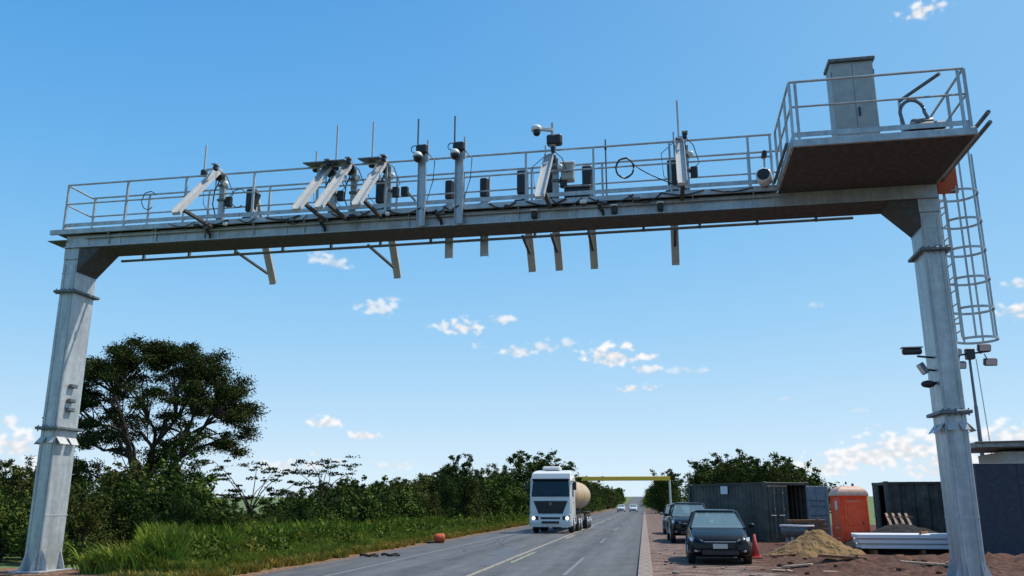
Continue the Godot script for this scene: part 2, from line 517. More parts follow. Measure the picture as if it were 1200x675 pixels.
func make_ground() -> void:
	var z := 60.0
	while z > -2600.0:
		rows.append(z)
		z -= 6.0 if z > -120.0 else (20.0 if z > -1000.0 else 200.0)
	structure("ground", strip(-2600, 2600, -0.06, 200, -2600), M["meadow"])
	structure("road", strip(-9.3, -0.2, 0.0, 120, -1500, 0.05, 4), M["asphalt"])
	structure("verge_soil", strip(-11.6, -9.3, -0.012, 120, -330), M["verge earth"])
	structure("roadside_shoulder", strip(0.14, 4.2, 0.02, 120, -330), M["shoulder"])
	structure("kerb", strip(-0.2, 0.14, 0.10, 120, -200, 0.15), M["kerb concrete"])
	# red earth of the site, uneven, rising into a low spoil ridge near the column
	structure("site_earth", patch_of_ground(2.2, 46.0, 10.0, -75.0, 240, 420, lot), M["red earth"])
	# paint on the road
	structure("road_marking_centre", strip(-4.26, -4.12, 0.004, 30, -330), M["line paint"])
	for k in 16:
		structure("road_marking_dash", strip(-3.98, -3.85, 0.004, -7.9 - k * 18.0, -13.7 - k * 18.0), M["line paint"])
	structure("road_marking_edge", strip(-7.6, -7.47, 0.004, 30, -330), M["worn line paint"])
	for k in 9:
		structure("road_marking_edge", strip(-2.02, -1.92, 0.004, -3.5 - k * 18.0, -12.5 - k * 18.0 + (k % 3) * 2.0), M["worn line paint"])
	rng.seed = 8
	for k in 3:   # tar run into the cracks
		var x := rng.randf_range(-8.4, -0.8)
		var z0 := -rng.randf_range(18.0, 60.0)
		var seal := SurfaceTool.new()
		seal.begin(Mesh.PRIMITIVE_TRIANGLES)
		var along := k % 3 != 0
		var p := Vector3(x, 0.0045 + 0.0002 * k, z0)
		for i in 22:
			var q := p + (Vector3(rng.randfn() * 0.12, 0, -rng.randf_range(0.4, 0.9)) if along else Vector3(rng.randf_range(0.1, 0.22), 0, rng.randfn() * 0.16))
			if q.x > -0.4 or q.x < -9.1: break
			var wd := rng.randf_range(0.010, 0.022)
			var sd := Vector3(wd, 0, 0) if along else Vector3(0, 0, wd * 1.6)
			for v in [p - sd, q - sd, q + sd, p - sd, q + sd, p + sd]:
				seal.set_normal(Vector3.UP)
				seal.add_vertex(v)
			p = q
		structure("crack_seal", seal.commit(), M["rubber"])
	rng.seed = 5
	for k in 9:
		var x := rng.randf_range(-8.6, -1.5)
		var zz := -rng.randf_range(20.0, 75.0)
		structure("asphalt_repair", strip(x, x + rng.randf_range(0.4, 1.1), 0.003 + 0.0001 * k, zz, zz - rng.randf_range(3.0, 11.0)), M["patch asphalt"])

# ---------------------------------------------------------------- gantry
func gl(x: float, y: float, z: float) -> Vector3:
	return GANTRY_AT + gantry_basis * Vector3(x, y, z)

func gantry_thing(called: String, label: String, category: String, at: Vector3, group := "") -> Node3D:
	return thing(called, label, category, gl(at.x, at.y, at.z), GANTRY_TURN, group)

func column(g: Node3D, x: float, side: float) -> void:
	var w := 0.42
	var zc := -0.4
	var c := part("column", shape(joined([box(Vector3(x, 3.85, zc), Vector3(w, 7.7, 0.78), 0.02)])), M["galvanised steel"], g)
	# raised corner strips of the folded column
	for s in [-1.0, 1.0]:
		part("corner_strip", shape(box(Vector3(x + s * (w * 0.5 - 0.07), 3.8, zc + 0.396), Vector3(0.045, 7.5, 0.018))), M["galvanised steel"], c)
		part("corner_strip", shape(box(Vector3(x - side * (w * 0.5 + 0.006), 3.8, zc + s * 0.29), Vector3(0.018, 7.5, 0.045))), M["galvanised steel"], c)
	for y in [6.86, 3.45]:
		part("flange", shape(box(Vector3(x, y, zc), Vector3(w + 0.2, 0.07, 0.98), 0.012)), M["dark zinc"], c)
		for k in 5:
			part("bolt", shape(joined([tube(Vector3(x - 0.24 + k * 0.12, y - 0.08, 0.055), Vector3(x - 0.24 + k * 0.12, y + 0.07, 0.055), 0.016, 6)])), M["dark zinc"], c)
	part("weld_seam", shape(box(Vector3(x, 1.40, zc), Vector3(w + 0.016, 0.018, 0.796))), M["bright zinc"], c)
	part("weld_seam", shape(box(Vector3(x, 7.34, zc), Vector3(w + 0.014, 0.014, 0.794))), M["galvanised steel"], c)
	# short flared guard tabs under the lower flange, one to each half face
	for s in [-1.0, 1.0]:
		for h in [-1.0, 1.0]:
			var zt: float = zc + h * 0.21
			part("guard_tab", shape(pane(Vector3(x + s * (w * 0.5 + 0.004), 3.24, zt - 0.15), Vector3(x + s * (w * 0.5 + 0.004), 3.24, zt + 0.15), Vector3(x + s * (w * 0.5 + 0.15), 3.07, zt + 0.17), Vector3(x + s * (w * 0.5 + 0.15), 3.07, zt - 0.05 * h - 0.12), 0.008)), M["bright zinc"], c)
			var xt: float = x + h * 0.11
			part("guard_tab", shape(pane(Vector3(xt - 0.08, 3.24, zc + s * 0.395), Vector3(xt + 0.08, 3.24, zc + s * 0.395), Vector3(xt + 0.09 + h * 0.03, 3.09, zc + s * 0.49), Vector3(xt - 0.06 + h * 0.03, 3.09, zc + s * 0.49), 0.008)), M["bright zinc"], c)
	part("base_plate", shape(box(Vector3(x, 0.125, zc), Vector3(w + 0.4, 0.05, 1.2), 0.01)), M["galvanised steel"], c)
	for s in [-1.0, 1.0]:
		for zz in [-0.3, 0.3]:
			part("gusset", shape(loft([[Vector3(x + s * w * 0.5, 0.15, zc + zz - 0.008), Vector3(x + s * (w * 0.5 + 0.17), 0.15, zc + zz - 0.008), Vector3(x + s * w * 0.5, 0.62, zc + zz - 0.008)], [Vector3(x + s * w * 0.5, 0.15, zc + zz + 0.008), Vector3(x + s * (w * 0.5 + 0.17), 0.15, zc + zz + 0.008), Vector3(x + s * w * 0.5, 0.62, zc + zz + 0.008)]])), M["bright zinc"], c)
		for xx in [-0.13, 0.13]:
			part("gusset", shape(loft([[Vector3(x + xx - 0.008, 0.15, zc + s * 0.39), Vector3(x + xx - 0.008, 0.15, zc + s * 0.56), Vector3(x + xx - 0.008, 0.62, zc + s * 0.39)], [Vector3(x + xx + 0.008, 0.15, zc + s * 0.39), Vector3(x + xx + 0.008, 0.15, zc + s * 0.56), Vector3(x + xx + 0.008, 0.62, zc + s * 0.39)]])), M["bright zinc"], c)
	# knee where column turns into girder
	var inner := x + side * w * 0.5
	part("knee_plate", shape(loft([[Vector3(inner, 7.36, 0.0), Vector3(inner + side * 0.62, 8.0, 0.0), Vector3(inner, 8.0, 0.0)], [Vector3(inner, 7.36, -0.78), Vector3(inner + side * 0.62, 8.0, -0.78), Vector3(inner, 8.0, -0.78)]])), M["shaded_steel"], c)
	part("column_head", shape(box(Vector3(x, 7.85, zc), Vector3(w + 0.008, 0.3, 0.786), 0.01)), M["galvanised steel"], c)
	# pipe clip and small junction boxes on the inner face
	for y in [4.5, 4.14, 3.92]:
		if side > 0:
			part("junction_box", shape(box(Vector3(x + side * (w * 0.5 + 0.06), y, zc + 0.05), Vector3(0.1, 0.10, 0.22), 0.015)), M["dark zinc"], c)

func railing(g: Node3D, a: Vector3, b: Vector3, posts: Array, height := 1.22, called := "railing") -> Node3D:
	var r := Node3D.new()
	r.name = called
	g.add_child(r, true)
	var up := Vector3(0, height, 0)
	part("top_rail", shape(tube(a + up, b + up, 0.026, 8)), M["galvanised steel"], r)
	part("middle_rail", shape(tube(a + up * 0.57, b + up * 0.57, 0.022, 8)), M["galvanised steel"], r)
	part("toe_board", shape(bar(a + Vector3(0, 0.12, 0), b + Vector3(0, 0.12, 0), 0.012, 0.10)), M["galvanised steel"], r)
	for t in posts:
		var p := a.lerp(b, t)
		part("post", shape(bar(p, p + up * 0.985, 0.05, 0.05)), M["galvanised steel"], r)
	return r

func make_gantry() -> void:
	var g := thing("camera_gantry", "grey galvanised steel camera gantry with railed walkway spanning the road", "gantry", GANTRY_AT, GANTRY_TURN)
	column(g, -0.13, 1.0)
	column(g, 20.35, -1.0)
	# girder
	var gd := part("girder", shape(box(Vector3(10.11, 8.17, -0.4), Vector3(20.9, 0.34, 0.78), 0.01)), M["galvanised steel"], g)
	part("bottom_plate", shape(box(Vector3(10.11, 7.985, -0.4), Vector3(19.7, 0.024, 0.84))), M["shaded_steel"], gd)  # girder underside, its shade painted in as a darker colour
	part("flange_lip", shape(box(Vector3(10.11, 8.015, 0.025), Vector3(20.9, 0.03, 0.05))), M["galvanised steel"], gd)
	for k in 13:
		part("stiffener", shape(box(Vector3(0.9 + k * 1.32, 8.17, 0.01), Vector3(0.016, 0.28, 0.05))), M["galvanised steel"], gd)
	for k in 22:
		part("joint_strip", shape(box(Vector3(0.3 + k * 0.9, 8.19, -0.004), Vector3(0.05, 0.3, 0.02))), M["galvanised steel"], gd)
	part("side_conduit", shape(tube(Vector3(0.2, 8.245, 0.06), Vector3(17.3, 8.245, 0.06), 0.022)), M["galvanised steel"], gd)
	# walkway
	var dk := part("walkway_deck", shape(box(Vector3(8.3, 8.44, -0.38), Vector3(18.0, 0.03, 1.06))), M["dark zinc"], g)
	part("deck_channel", shape(channel(Vector3(-0.7, 8.40, 0.16), Vector3(17.3, 8.40, 0.16), 0.12, 0.05, 0.012, Vector3(0, 0, -1))), M["galvanised steel"], dk)
	part("deck_channel", shape(channel(Vector3(-0.7, 8.40, -0.92), Vector3(17.3, 8.40, -0.92), 0.12, 0.05, 0.012, Vector3(0, 0, 1))), M["galvanised steel"], dk)
	for k in 13:
		part("deck_bracket", shape(loft([[Vector3(0.9 + k * 1.32, 8.36, 0.0), Vector3(0.9 + k * 1.32, 8.36, 0.15), Vector3(0.9 + k * 1.32, 8.2, 0.0)], [Vector3(0.92 + k * 1.32, 8.36, 0.0), Vector3(0.92 + k * 1.32, 8.36, 0.15), Vector3(0.92 + k * 1.32, 8.2, 0.0)]])), M["galvanised steel"], dk)
	part("end_plate", shape(box(Vector3(-0.55, 8.2, -0.4), Vector3(0.5, 0.02, 0.95))), M["dark zinc"], dk)
	var fp := []
	for x in [-0.35, 1.35, 2.98, 4.82, 6.5, 8.25, 9.98, 11.66, 13.24, 14.97, 16.7, 17.18]: fp.append((x + 0.38) / 17.6)
	railing(g, Vector3(-0.38, 8.455, 0.12), Vector3(17.22, 8.455, 0.12), fp)
	railing(g, Vector3(-0.38, 8.455, -0.86), Vector3(20.45, 8.455, -0.86), [0.004, 0.082, 0.165, 0.247, 0.33, 0.412, 0.495, 0.577, 0.66, 0.742, 0.824, 0.91, 0.996])
	railing(g, Vector3(-0.38, 8.455, 0.09), Vector3(-0.38, 8.455, -0.83), [])
	# platform with its edge beams
	var pf := part("platform", shape(box(Vector3(18.92, 8.36, 0.82), Vector3(3.24, 0.09, 3.36), 0.01)), M["shaded_steel"], g)  # coloured dark to include the shade beneath the platform
	part("edge_beam", shape(box(Vector3(18.92, 8.40, 2.53), Vector3(3.3, 0.15, 0.06), 0.008)), M["galvanised steel"], pf)
	part("edge_beam", shape(box(Vector3(17.27, 8.40, 1.35), Vector3(0.06, 0.15, 2.3), 0.008)), M["galvanised steel"], pf)
	part("edge_beam", shape(box(Vector3(20.57, 8.40, 0.82), Vector3(0.06, 0.15, 3.36), 0.008)), M["galvanised steel"], pf)
	part("edge_tube", shape(tube(Vector3(20.7, 8.42, 2.85), Vector3(20.7, 8.42, -0.3), 0.04)), M["dark zinc"], pf)
	part("edge_tube", shape(tube(Vector3(20.66, 8.58, 2.95), Vector3(20.66, 8.58, 0.9), 0.04)), M["dark zinc"], pf)
	part("edge_tube", shape(tube(Vector3(17.2, 8.5, 2.3), Vector3(17.2, 8.5, 0.2), 0.035)), M["dark zinc"], pf)
	railing(g, Vector3(17.3, 8.47, 2.5), Vector3(20.5, 8.47, 2.5), [0.0, 0.035, 0.965, 1.0], 1.24)
	railing(g, Vector3(17.3, 8.47, 0.15), Vector3(17.3, 8.47, 2.46), [0.0, 0.3, 0.7], 1.24)
	railing(g, Vector3(20.5, 8.47, -0.8), Vector3(20.5, 8.47, 2.46), [0.35, 0.7], 1.24)
	part("hatch_panel", shape(box(Vector3(20.8, 8.42, -0.1), Vector3(0.42, 0.62, 0.04), 0.01)), M["rust orange"], g)
	part("swing_bar", shape(tube(Vector3(19.55, 9.55, 1.6), Vector3(20.1, 9.68, 2.42), 0.035)), M["dark zinc"], g)
	part("swing_post", shape(tube(Vector3(19.55, 8.41, 1.6), Vector3(19.55, 9.55, 1.6), 0.03)), M["galvanised steel"], g)
	# pipe that hangs behind the girder
	part("hanging_conduit", shape(tube(Vector3(0.66, 7.87, -0.92), Vector3(19.0, 7.95, -0.92), 0.035)), M["dark zinc"], g)
	for k in 14:
		part("conduit_clip", shape(box(Vector3(1.3 + k * 1.3, 7.93 + k * 0.005, -0.92), Vector3(0.06, 0.16, 0.09), 0.01)), M["dark zinc"], g)
	# ladder and its cage
	var ld := Node3D.new()
	ld.name = "caged_ladder"
	g.add_child(ld, true)
	for z in [-0.62, -0.2]:
		part("ladder_rail", shape(bar(Vector3(20.74, 5.0, z), Vector3(20.74, 9.55, z), 0.05, 0.03)), M["galvanised steel"], ld)
	for k in 15:
		part("rung", shape(tube(Vector3(20.74, 5.15 + k * 0.29, -0.61), Vector3(20.74, 5.15 + k * 0.29, -0.21), 0.014, 6)), M["galvanised steel"], ld)
	for k in 4:
		part("wall_bracket", shape(bar(Vector3(20.56, 5.3 + k * 0.85, -0.41), Vector3(20.75, 5.3 + k * 0.85, -0.2), 0.03, 0.03)), M["galvanised steel"], ld)
	for k in 6:
		var pts := []
		for i in 19:
			var a := deg_to_rad(-150.0 + 300.0 * i / 18.0)
			pts.append(Vector3(21.08 + cos(a) * 0.40, 4.97 + k * 0.64, -0.41 + sin(a) * 0.40))
		var hoop := PackedVector3Array()
		for i in 18: hoop.append_array(bar(pts[i], pts[i + 1], 0.012, 0.05))
		part("cage_hoop", shape(hoop), M["galvanised steel"], ld)
	for i in 5:
		var a := deg_to_rad(-110.0 + 55.0 * i)
		part("cage_bar", shape(bar(Vector3(21.08 + cos(a) * 0.388, 4.95, -0.41 + sin(a) * 0.388), Vector3(21.08 + cos(a) * 0.388, 9.1 if absf(a) < 1.5 else 8.25, -0.41 + sin(a) * 0.388), 0.04, 0.012)), M["galvanised steel"], ld)
	# loops of cable on the walkway rail
	for c in [[2.0, 9.1, "thin"], [4.45, 9.0, "thin"], [13.95, 9.1, "thick"]]:
		var pts := []
		for i in 21: pts.append(Vector3(c[0] + cos(TAU * i / 20.0) * 0.2, c[1] + sin(TAU * i / 20.0) * 0.24, 0.15 + 0.02 * sin(i * 2.0)))
		if c[2] == "thick":
			part("cable_loop", shape(pipe(pts, 0.022)), M["black plastic"], g)
			var tail := []
			for i in 12: tail.append(Vector3(14.1 + i * 0.11, 9.25 - 0.75 * pow(i / 11.0, 0.7), 0.16))
			part("cable", shape(pipe(tail, 0.012)), M["black plastic"], g)
		else:
			part("cable_loop", shape(pipe(pts.slice(2, 18), 0.012)), M["black plastic"], g)
	# small floodlights under the web
	for x in [11.84, 13.68, 14.71]:
		var s := part("web_sensor", shape(box(Vector3(x, 8.12, 0.09), Vector3(0.13, 0.16, 0.14), 0.02)), M["black plastic"], g)
		part("sensor_hood", shape(box(Vector3(x, 8.215, 0.10), Vector3(0.16, 0.03, 0.2), 0.008)), M["white plastic"], s)
	for x in [3.6, 6.6, 9.5, 13.3]:
		part("cable_bundle", shape(pipe([Vector3(x, 8.36, 0.18), Vector3(x + 0.03, 8.3, 0.14), Vector3(x + 0.05, 8.2, 0.09), Vector3(x + 0.12, 8.12, 0.07), Vector3(x + 0.13, 8.03, 0.07)], 0.04)), M["black plastic"], g)
		part("bundle_box", shape(box(Vector3(x + 0.12, 8.3, 0.12), Vector3(0.22, 0.1, 0.12), 0.02)), M["dark zinc"], g)
	rng.seed = 66
	for k in 17:
		var x0 := 2.6 + k * 0.82 + rng.randf_range(-0.3, 0.3)
		var x1 := x0 + rng.randf_range(0.35, 1.1)
		var sag := rng.randf_range(0.06, 0.22)
		var pts := []
		for i in 9:
			var t := i / 8.0
			pts.append(Vector3(lerpf(x0, x1, t), 8.43 - sag * 4.0 * t * (1.0 - t), 0.19 + 0.02 * sin(t * 9.0)))
		part("cable", shape(pipe(pts, rng.randf_range(0.01, 0.02))), M["black plastic"], g)
	for k in 9:
		var x := 3.2 + k * 1.35 + rng.randf_range(-0.4, 0.4)
		part("cable_tie_box", shape(box(Vector3(x, 8.33, 0.2), Vector3(rng.randf_range(0.08, 0.2), 0.08, 0.08), 0.015)), M[["black plastic", "white plastic", "dark zinc"][k % 3]], g)
	part("cable_tray", shape(channel(Vector3(1.0, 8.475, -0.62), Vector3(17.0, 8.475, -0.62), 0.2, 0.05, 0.008, Vector3.UP)), M["galvanised steel"], g)
	# footing
	for x in [-0.13, 20.35]:
		var f := thing("column_footing", "earth stained concrete footing under the %s gantry column" % ("far" if x < 1 else "near"), "footing", gl(x, 0, -0.4), GANTRY_TURN)
		part("slab", shape(box(Vector3(0.3 if x < 1 else 0.2, 0.02, 0.0), Vector3(4.2 if x < 1 else 2.0, 0.16, 2.0), 0.03)), M["verge earth"], f)

func camera_arm(x: float, top: float, label: String, plate: bool, opts := {}) -> void:
	# sloping C beam from post top out over the lane, horizontal strut, post, mast and camera
	var a := gantry_thing("traffic_camera", label, "traffic camera", Vector3(x, 8.455, 0.0), "camera arms over the near side of the gantry")
	var reach := 1.55
	var t := Vector3(0, top - 8.455, 0.12)
	var e := Vector3(-0.02, top - 8.455 - 1.6, 0.12 + reach)
	var dir := (e - t).normalized()
	part("sloping_beam", shape(channel(t - dir * 0.1, e, 0.21, 0.08, 0.012, Vector3(0, 1, 1))), M["bright zinc"], a)
	part("beam_end", shape(box(e, Vector3(0.19, 0.075, 0.02), 0, frame_of(t, e))), M["bright zinc"], a)
	part("strut", shape(bar(Vector3(0.0, -0.17, 0.0), Vector3(0, -0.17, 0.12 + reach * ((top - 8.455 + 0.17) / 1.6) - 0.06), 0.09, 0.06)), M["shaded_steel"], a)
	part("post", shape(bar(Vector3(0.12, -0.02, -0.02), Vector3(0.12, t.y - 0.05, 0.0), 0.14, 0.10)), M["galvanised steel"], a)
	part("mount_bracket", shape(box(Vector3(0.03, t.y - 0.06, 0.02), Vector3(0.22, 0.18, 0.2), 0.02)), M["black plastic"], a)
	if opts.get("mast", true):
		var mx: float = opts.get("mast_x", -0.45)
		var mt: float = opts.get("mast_top", 10.85) - 8.455
		part("antenna_mast", shape(tube(Vector3(mx, t.y + 0.05, -0.1), Vector3(mx, mt, -0.1), 0.025, 8)), M["bright zinc"], a)
		part("mast_clamp", shape(joined([disc(Vector3(mx, t.y + 0.12, -0.1), Vector3.UP, 0.085, 0.16, 12, 0.02)]), true), M["black plastic"], a)
		part("cross_rod", shape(tube(Vector3(mx - 0.05, t.y + 0.2, -0.12), Vector3(0.1, t.y + 0.03, 0.35), 0.03, 6)), M["galvanised steel"], a)
	if plate:
		part("flat_antenna", shape(box(Vector3(-0.25, t.y + 0.1, 0.2), Vector3(0.55, 0.035, 0.52), 0.01, Basis(Vector3.RIGHT, 0.18))), M["dark zinc"], a)
	part("camera", shape(box(Vector3(0.12, t.y + 0.0, 0.42), Vector3(0.09, 0.12, 0.12), 0.02)), M["black plastic"], a)
	part("lens", shape(disc(Vector3(0.12, t.y - 0.005, 0.485), Vector3.BACK, 0.04, 0.02, 12)), M["glass"], a)
	part("housing_shade", shape(box(Vector3(0.12, t.y + 0.075, 0.44), Vector3(0.13, 0.012, 0.22), 0)), M["bright zinc"], a)
	part("clamp", shape(box(Vector3(0.12, t.y * 0.45, 0.0), Vector3(0.2, 0.06, 0.16), 0.01)), M["dark zinc"], a)
	part("clamp", shape(box(Vector3(0.12, t.y * 0.75, 0.0), Vector3(0.2, 0.06, 0.16), 0.01)), M["dark zinc"], a)
	part("control_box", shape(box(Vector3(0.3, t.y * 0.42, -0.02), Vector3(0.16, 0.26, 0.12), 0.02)), M["black plastic"], a)
	part("side_rod", shape(tube(Vector3(-0.12, t.y - 0.35, -0.06), Vector3(-0.12, t.y + 0.34, -0.06), 0.02, 6)), M["galvanised steel"], a)
	part("cable", shape(pipe([Vector3(0.12, t.y + 0.02, 0.36), Vector3(0.3, t.y - 0.12, 0.2), Vector3(0.42, t.y - 0.5, 0.05), Vector3(0.3, t.y * 0.42 + 0.1, -0.02)], 0.011)), M["black plastic"], a)
	part("cable", shape(pipe([Vector3(-0.1, t.y + 0.1, -0.05), Vector3(-0.42, t.y - 0.2, 0.0), Vector3(-0.38, t.y - 0.75, 0.0), Vector3(-0.1, 0.1, 0.04)], 0.009)), M["black plastic"], a)
	part("dome", shape(ball(Vector3(0.24, t.y - 0.3, 0.1), Vector3(0.07, 0.08, 0.07)), true), M["white plastic"], a)
	part("cable", shape(pipe([Vector3(0.05, t.y - 0.15, 0.05), Vector3(-0.06, t.y - 0.45, 0.07), Vector3(-0.09, t.y - 0.8, 0.06), Vector3(0.0, 0.15, 0.03), Vector3(0.04, 0.02, 0.0)], 0.016)), M["black plastic"], a)

func rear_arm(x: float, label: String, strut: bool) -> void:
	var a := gantry_thing("rear_traffic_camera", label, "traffic camera", Vector3(x, 8.455, -0.86), "camera arms over the far side of the gantry")
	var t := Vector3(0, 1.2, -0.04)
	var e := Vector3(0, -0.98, -1.55)
	part("sloping_beam", shape(channel(t, e, 0.19, 0.07, 0.012, Vector3(0, 1, -1))), M["bright zinc"], a)
	part("beam_end", shape(box(e, Vector3(0.19, 0.09, 0.02), 0, frame_of(t, e))), M["bright zinc"], a)
	part("post", shape(bar(Vector3(0.1, -0.02, -0.02), Vector3(0.1, 1.15, -0.02), 0.12, 0.08)), M["galvanised steel"], a)
	part("camera_box", shape(box(Vector3(0.0, 0.85, 0.0), Vector3(0.24, 0.62, 0.18), 0.03)), M["black plastic"], a)
	part("bracket", shape(box(Vector3(-0.02, 0.25, 0.0), Vector3(0.34, 0.3, 0.2), 0.03)), M["black plastic"], a)
	if strut:
		part("strut", shape(bar(Vector3(-0.3, -0.52, -0.04), Vector3(-0.02, -0.78, -1.25), 0.06, 0.05)), M["shaded_steel"], a)
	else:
		part("strut", shape(bar(Vector3(0.0, -0.5, -0.06), Vector3(0.0, -0.62, -1.15), 0.07, 0.05)), M["shaded_steel"], a)

func make_instruments() -> void:
	camera_arm(3.8, 9.72, "lone sloping white camera arm nearest the far column", false, {"mast_x": -0.5, "mast_top": 10.6})
	camera_arm(6.75, 9.62, "sloping camera arm, first of the three close together, without tall mast", true, {"mast_x": -0.42, "mast_top": 10.2})
	camera_arm(7.27, 9.63, "sloping camera arm in the middle of the close group of three", true, {"mast_x": -0.42, "mast_top": 10.86})
	camera_arm(8.15, 9.63, "sloping camera arm with flat plate, last of the close group of three", true, {"mast_x": -0.36, "mast_top": 10.88})
	camera_arm(12.22, 9.55, "sloping arm carrying the white swivelling camera and a grey box", false, {"mast": false})
	camera_arm(15.2, 9.65, "sloping camera arm with mast nearest the railed platform", false, {"mast_x": 0.0, "mast_top": 10.79})
	# the two upright posts with dome cameras
	for u in [[9.17, "upright post with dome camera beside the three sloping arms"], [10.08, "upright post with dome camera farther from the sloping arms"]]:
		var a := gantry_thing("camera_post", u[1], "camera post", Vector3(u[0], 7.99, 0.2), "upright camera posts on the gantry")
		part("upright_channel", shape(channel(Vector3(0, 0, 0), Vector3(0, 1.9, 0), 0.2, 0.06, 0.012, Vector3(0, 0, 1))), M["galvanised steel"], a)
		part("antenna_mast", shape(tube(Vector3(-0.13, 1.7, 0.0), Vector3(-0.13, 2.72, 0.0), 0.022)), M["dark zinc"], a)
		part("side_rod", shape(tube(Vector3(0.12, 1.6, 0.0), Vector3(0.12, 2.15, 0.0), 0.025)), M["bright zinc"], a)
		part("bracket", shape(box(Vector3(-0.01, 1.9, 0.02), Vector3(0.28, 0.22, 0.2), 0.03)), M["black plastic"], a)
		var d := part("dome_camera", shape(ball(Vector3(-0.08, 1.68, 0.16), Vector3(0.12, 0.12, 0.12), 16, 8, -0.1, 1.0), true), M["white plastic"], a)
		part("dome_window", shape(ball(Vector3(-0.08, 1.66, 0.16), Vector3(0.105, 0.14, 0.105), 16, 6, -1.0, 0.0), true), M["glass"], d)
		part("cable", shape(pipe([Vector3(0.1, 1.85, 0.02), Vector3(0.3, 1.6, 0.0), Vector3(0.26, 1.1, -0.02), Vector3(0.12, 0.62, -0.02)], 0.012)), M["black plastic"], a)
		part("cable_ring", shape(pipe(range(13).map(func(i): return Vector3(-0.2 + cos(TAU * i / 12.0) * 0.09, 1.93 + sin(TAU * i / 12.0) * 0.09, 0.02)), 0.012)), M["black plastic"], a)
	for u in [[9.54, "far side upright post showing under the girder beside the arms"], [10.43, "far side upright post showing under the girder towards the platform"]]:
		var a := gantry_thing("rear_camera_post", u[1], "camera post", Vector3(u[0], 7.52, -1.0), "upright camera posts behind the gantry")
		part("upright_channel", shape(channel(Vector3(0, 0, 0), Vector3(0, 2.0, 0), 0.2, 0.06, 0.012, Vector3(0, 0, -1))), M["galvanised steel"], a)
		part("camera_box", shape(box(Vector3(0, 1.75, 0.05), Vector3(0.2, 0.5, 0.16), 0.03)), M["black plastic"], a)
		part("bracket", shape(box(Vector3(0, 1.25, 0.06), Vector3(0.3, 0.2, 0.14), 0.03)), M["dark zinc"], a)
		part("side_rod", shape(tube(Vector3(0.12, 1.4, 0.0), Vector3(0.12, 2.1, 0.0), 0.022)), M["bright zinc"], a)
	rear_arm(4.25, "far side arm hanging below the girder nearest the far column", true)
	rear_arm(7.78, "far side arm hanging below the girder under the sloping arms", true)
	rear_arm(11.40, "far side hanging arm, first of three below mid girder", false)
	rear_arm(12.10, "far side hanging arm, second of three below mid girder", false)
	rear_arm(13.0, "far side hanging arm, third of three below mid girder", false)
	rear_arm(15.03, "far side hanging arm below the girder nearest the platform", false)
	# white pan and tilt camera on its pole over the mid girder
	var s := gantry_thing("swivel_camera", "white swivelling camera on a short pole above the mid girder", "camera", Vector3(12.28, 9.5, 0.05))
	part("pole", shape(tube(Vector3(0, 0, 0), Vector3(0, 0.9, 0), 0.035)), M["galvanised steel"], s)
	part("arm", shape(bar(Vector3(0, 0.72, 0), Vector3(-0.36, 0.74, 0.12), 0.09, 0.08, 0.01)), M["white plastic"], s)
	var hd := part("head", shape(ball(Vector3(-0.36, 0.72, 0.12), Vector3(0.13, 0.11, 0.13), 16, 8, -0.4, 1.0), true), M["white plastic"], s)
	part("lens_dome", shape(ball(Vector3(-0.35, 0.62, 0.15), Vector3(0.09, 0.1, 0.09), 14, 6), true), M["glass"], hd)
	part("black_housing", shape(box(Vector3(0.06, 0.42, 0.08), Vector3(0.36, 0.26, 0.2), 0.04)), M["black plastic"], s)
	var q := gantry_thing("equipment_box", "beige equipment box on the walkway rail beside the swivelling camera", "equipment box", Vector3(12.62, 8.95, -0.05))
	part("body", shape(box(Vector3(0, 0.2, 0), Vector3(0.3, 0.4, 0.26), 0.02)), M["cabinet grey"], q)
	part("lid", shape(box(Vector3(0, 0.42, 0), Vector3(0.34, 0.05, 0.3), 0.015)), M["white plastic"], q)
	var r := gantry_thing("cable_case", "black case lying on the walkway under the beige box", "case", Vector3(12.75, 8.455, -0.05))
	part("body", shape(box(Vector3(0.1, 0.14, 0), Vector3(0.62, 0.28, 0.3), 0.04)), M["black plastic"], r)
	part("lid", shape(box(Vector3(0.1, 0.3, 0), Vector3(0.64, 0.05, 0.32), 0.02)), M["dark zinc"], r)
	# camera with tilted arm on the rear rail near the first arm
	var v := gantry_thing("tilted_camera", "dark tilted camera on the far rail beside the lone sloping arm", "camera", Vector3(4.55, 8.455, -0.7))
	part("housing", shape(box(Vector3(-0.1, 0.75, 0.1), Vector3(0.2, 0.46, 0.22), 0.03, Basis(Vector3.FORWARD, 0.35))), M["black plastic"], v)
	part("bracket", shape(bar(Vector3(-0.12, 0.5, 0.1), Vector3(0.16, 0.1, 0.1), 0.1, 0.1, 0.01)), M["bright zinc"], v)
	part("foot", shape(box(Vector3(0.1, 0.06, 0.08), Vector3(0.2, 0.12, 0.16), 0.02)), M["black plastic"], v)
	# thin whip aerial and junction box by the coil
	var wh := gantry_thing("whip_aerial", "thin dark rod standing above the rail beside the coiled cable", "aerial", Vector3(13.52, 8.455, 0.06))
	part("rod", shape(tube(Vector3(0, 0, 0), Vector3(0, 1.42, 0), 0.018)), M["dark zinc"], wh)
	part("clamp", shape(box(Vector3(0, 1.2, 0.02), Vector3(0.05, 0.07, 0.09), 0.01)), M["black plastic"], wh)
	var jb := gantry_thing("junction_box", "small black box on the far rail beside the third sloping arm", "junction box", Vector3(8.62, 8.9, -0.2))
	part("body", shape(box(Vector3(0, 0.12, 0), Vector3(0.18, 0.24, 0.12), 0.02)), M["black plastic"], jb)
	part("bracket", shape(bar(Vector3(0.06, 0.12, -0.06), Vector3(0.06, 0.12, -0.66), 0.04, 0.04)), M["dark zinc"], jb)
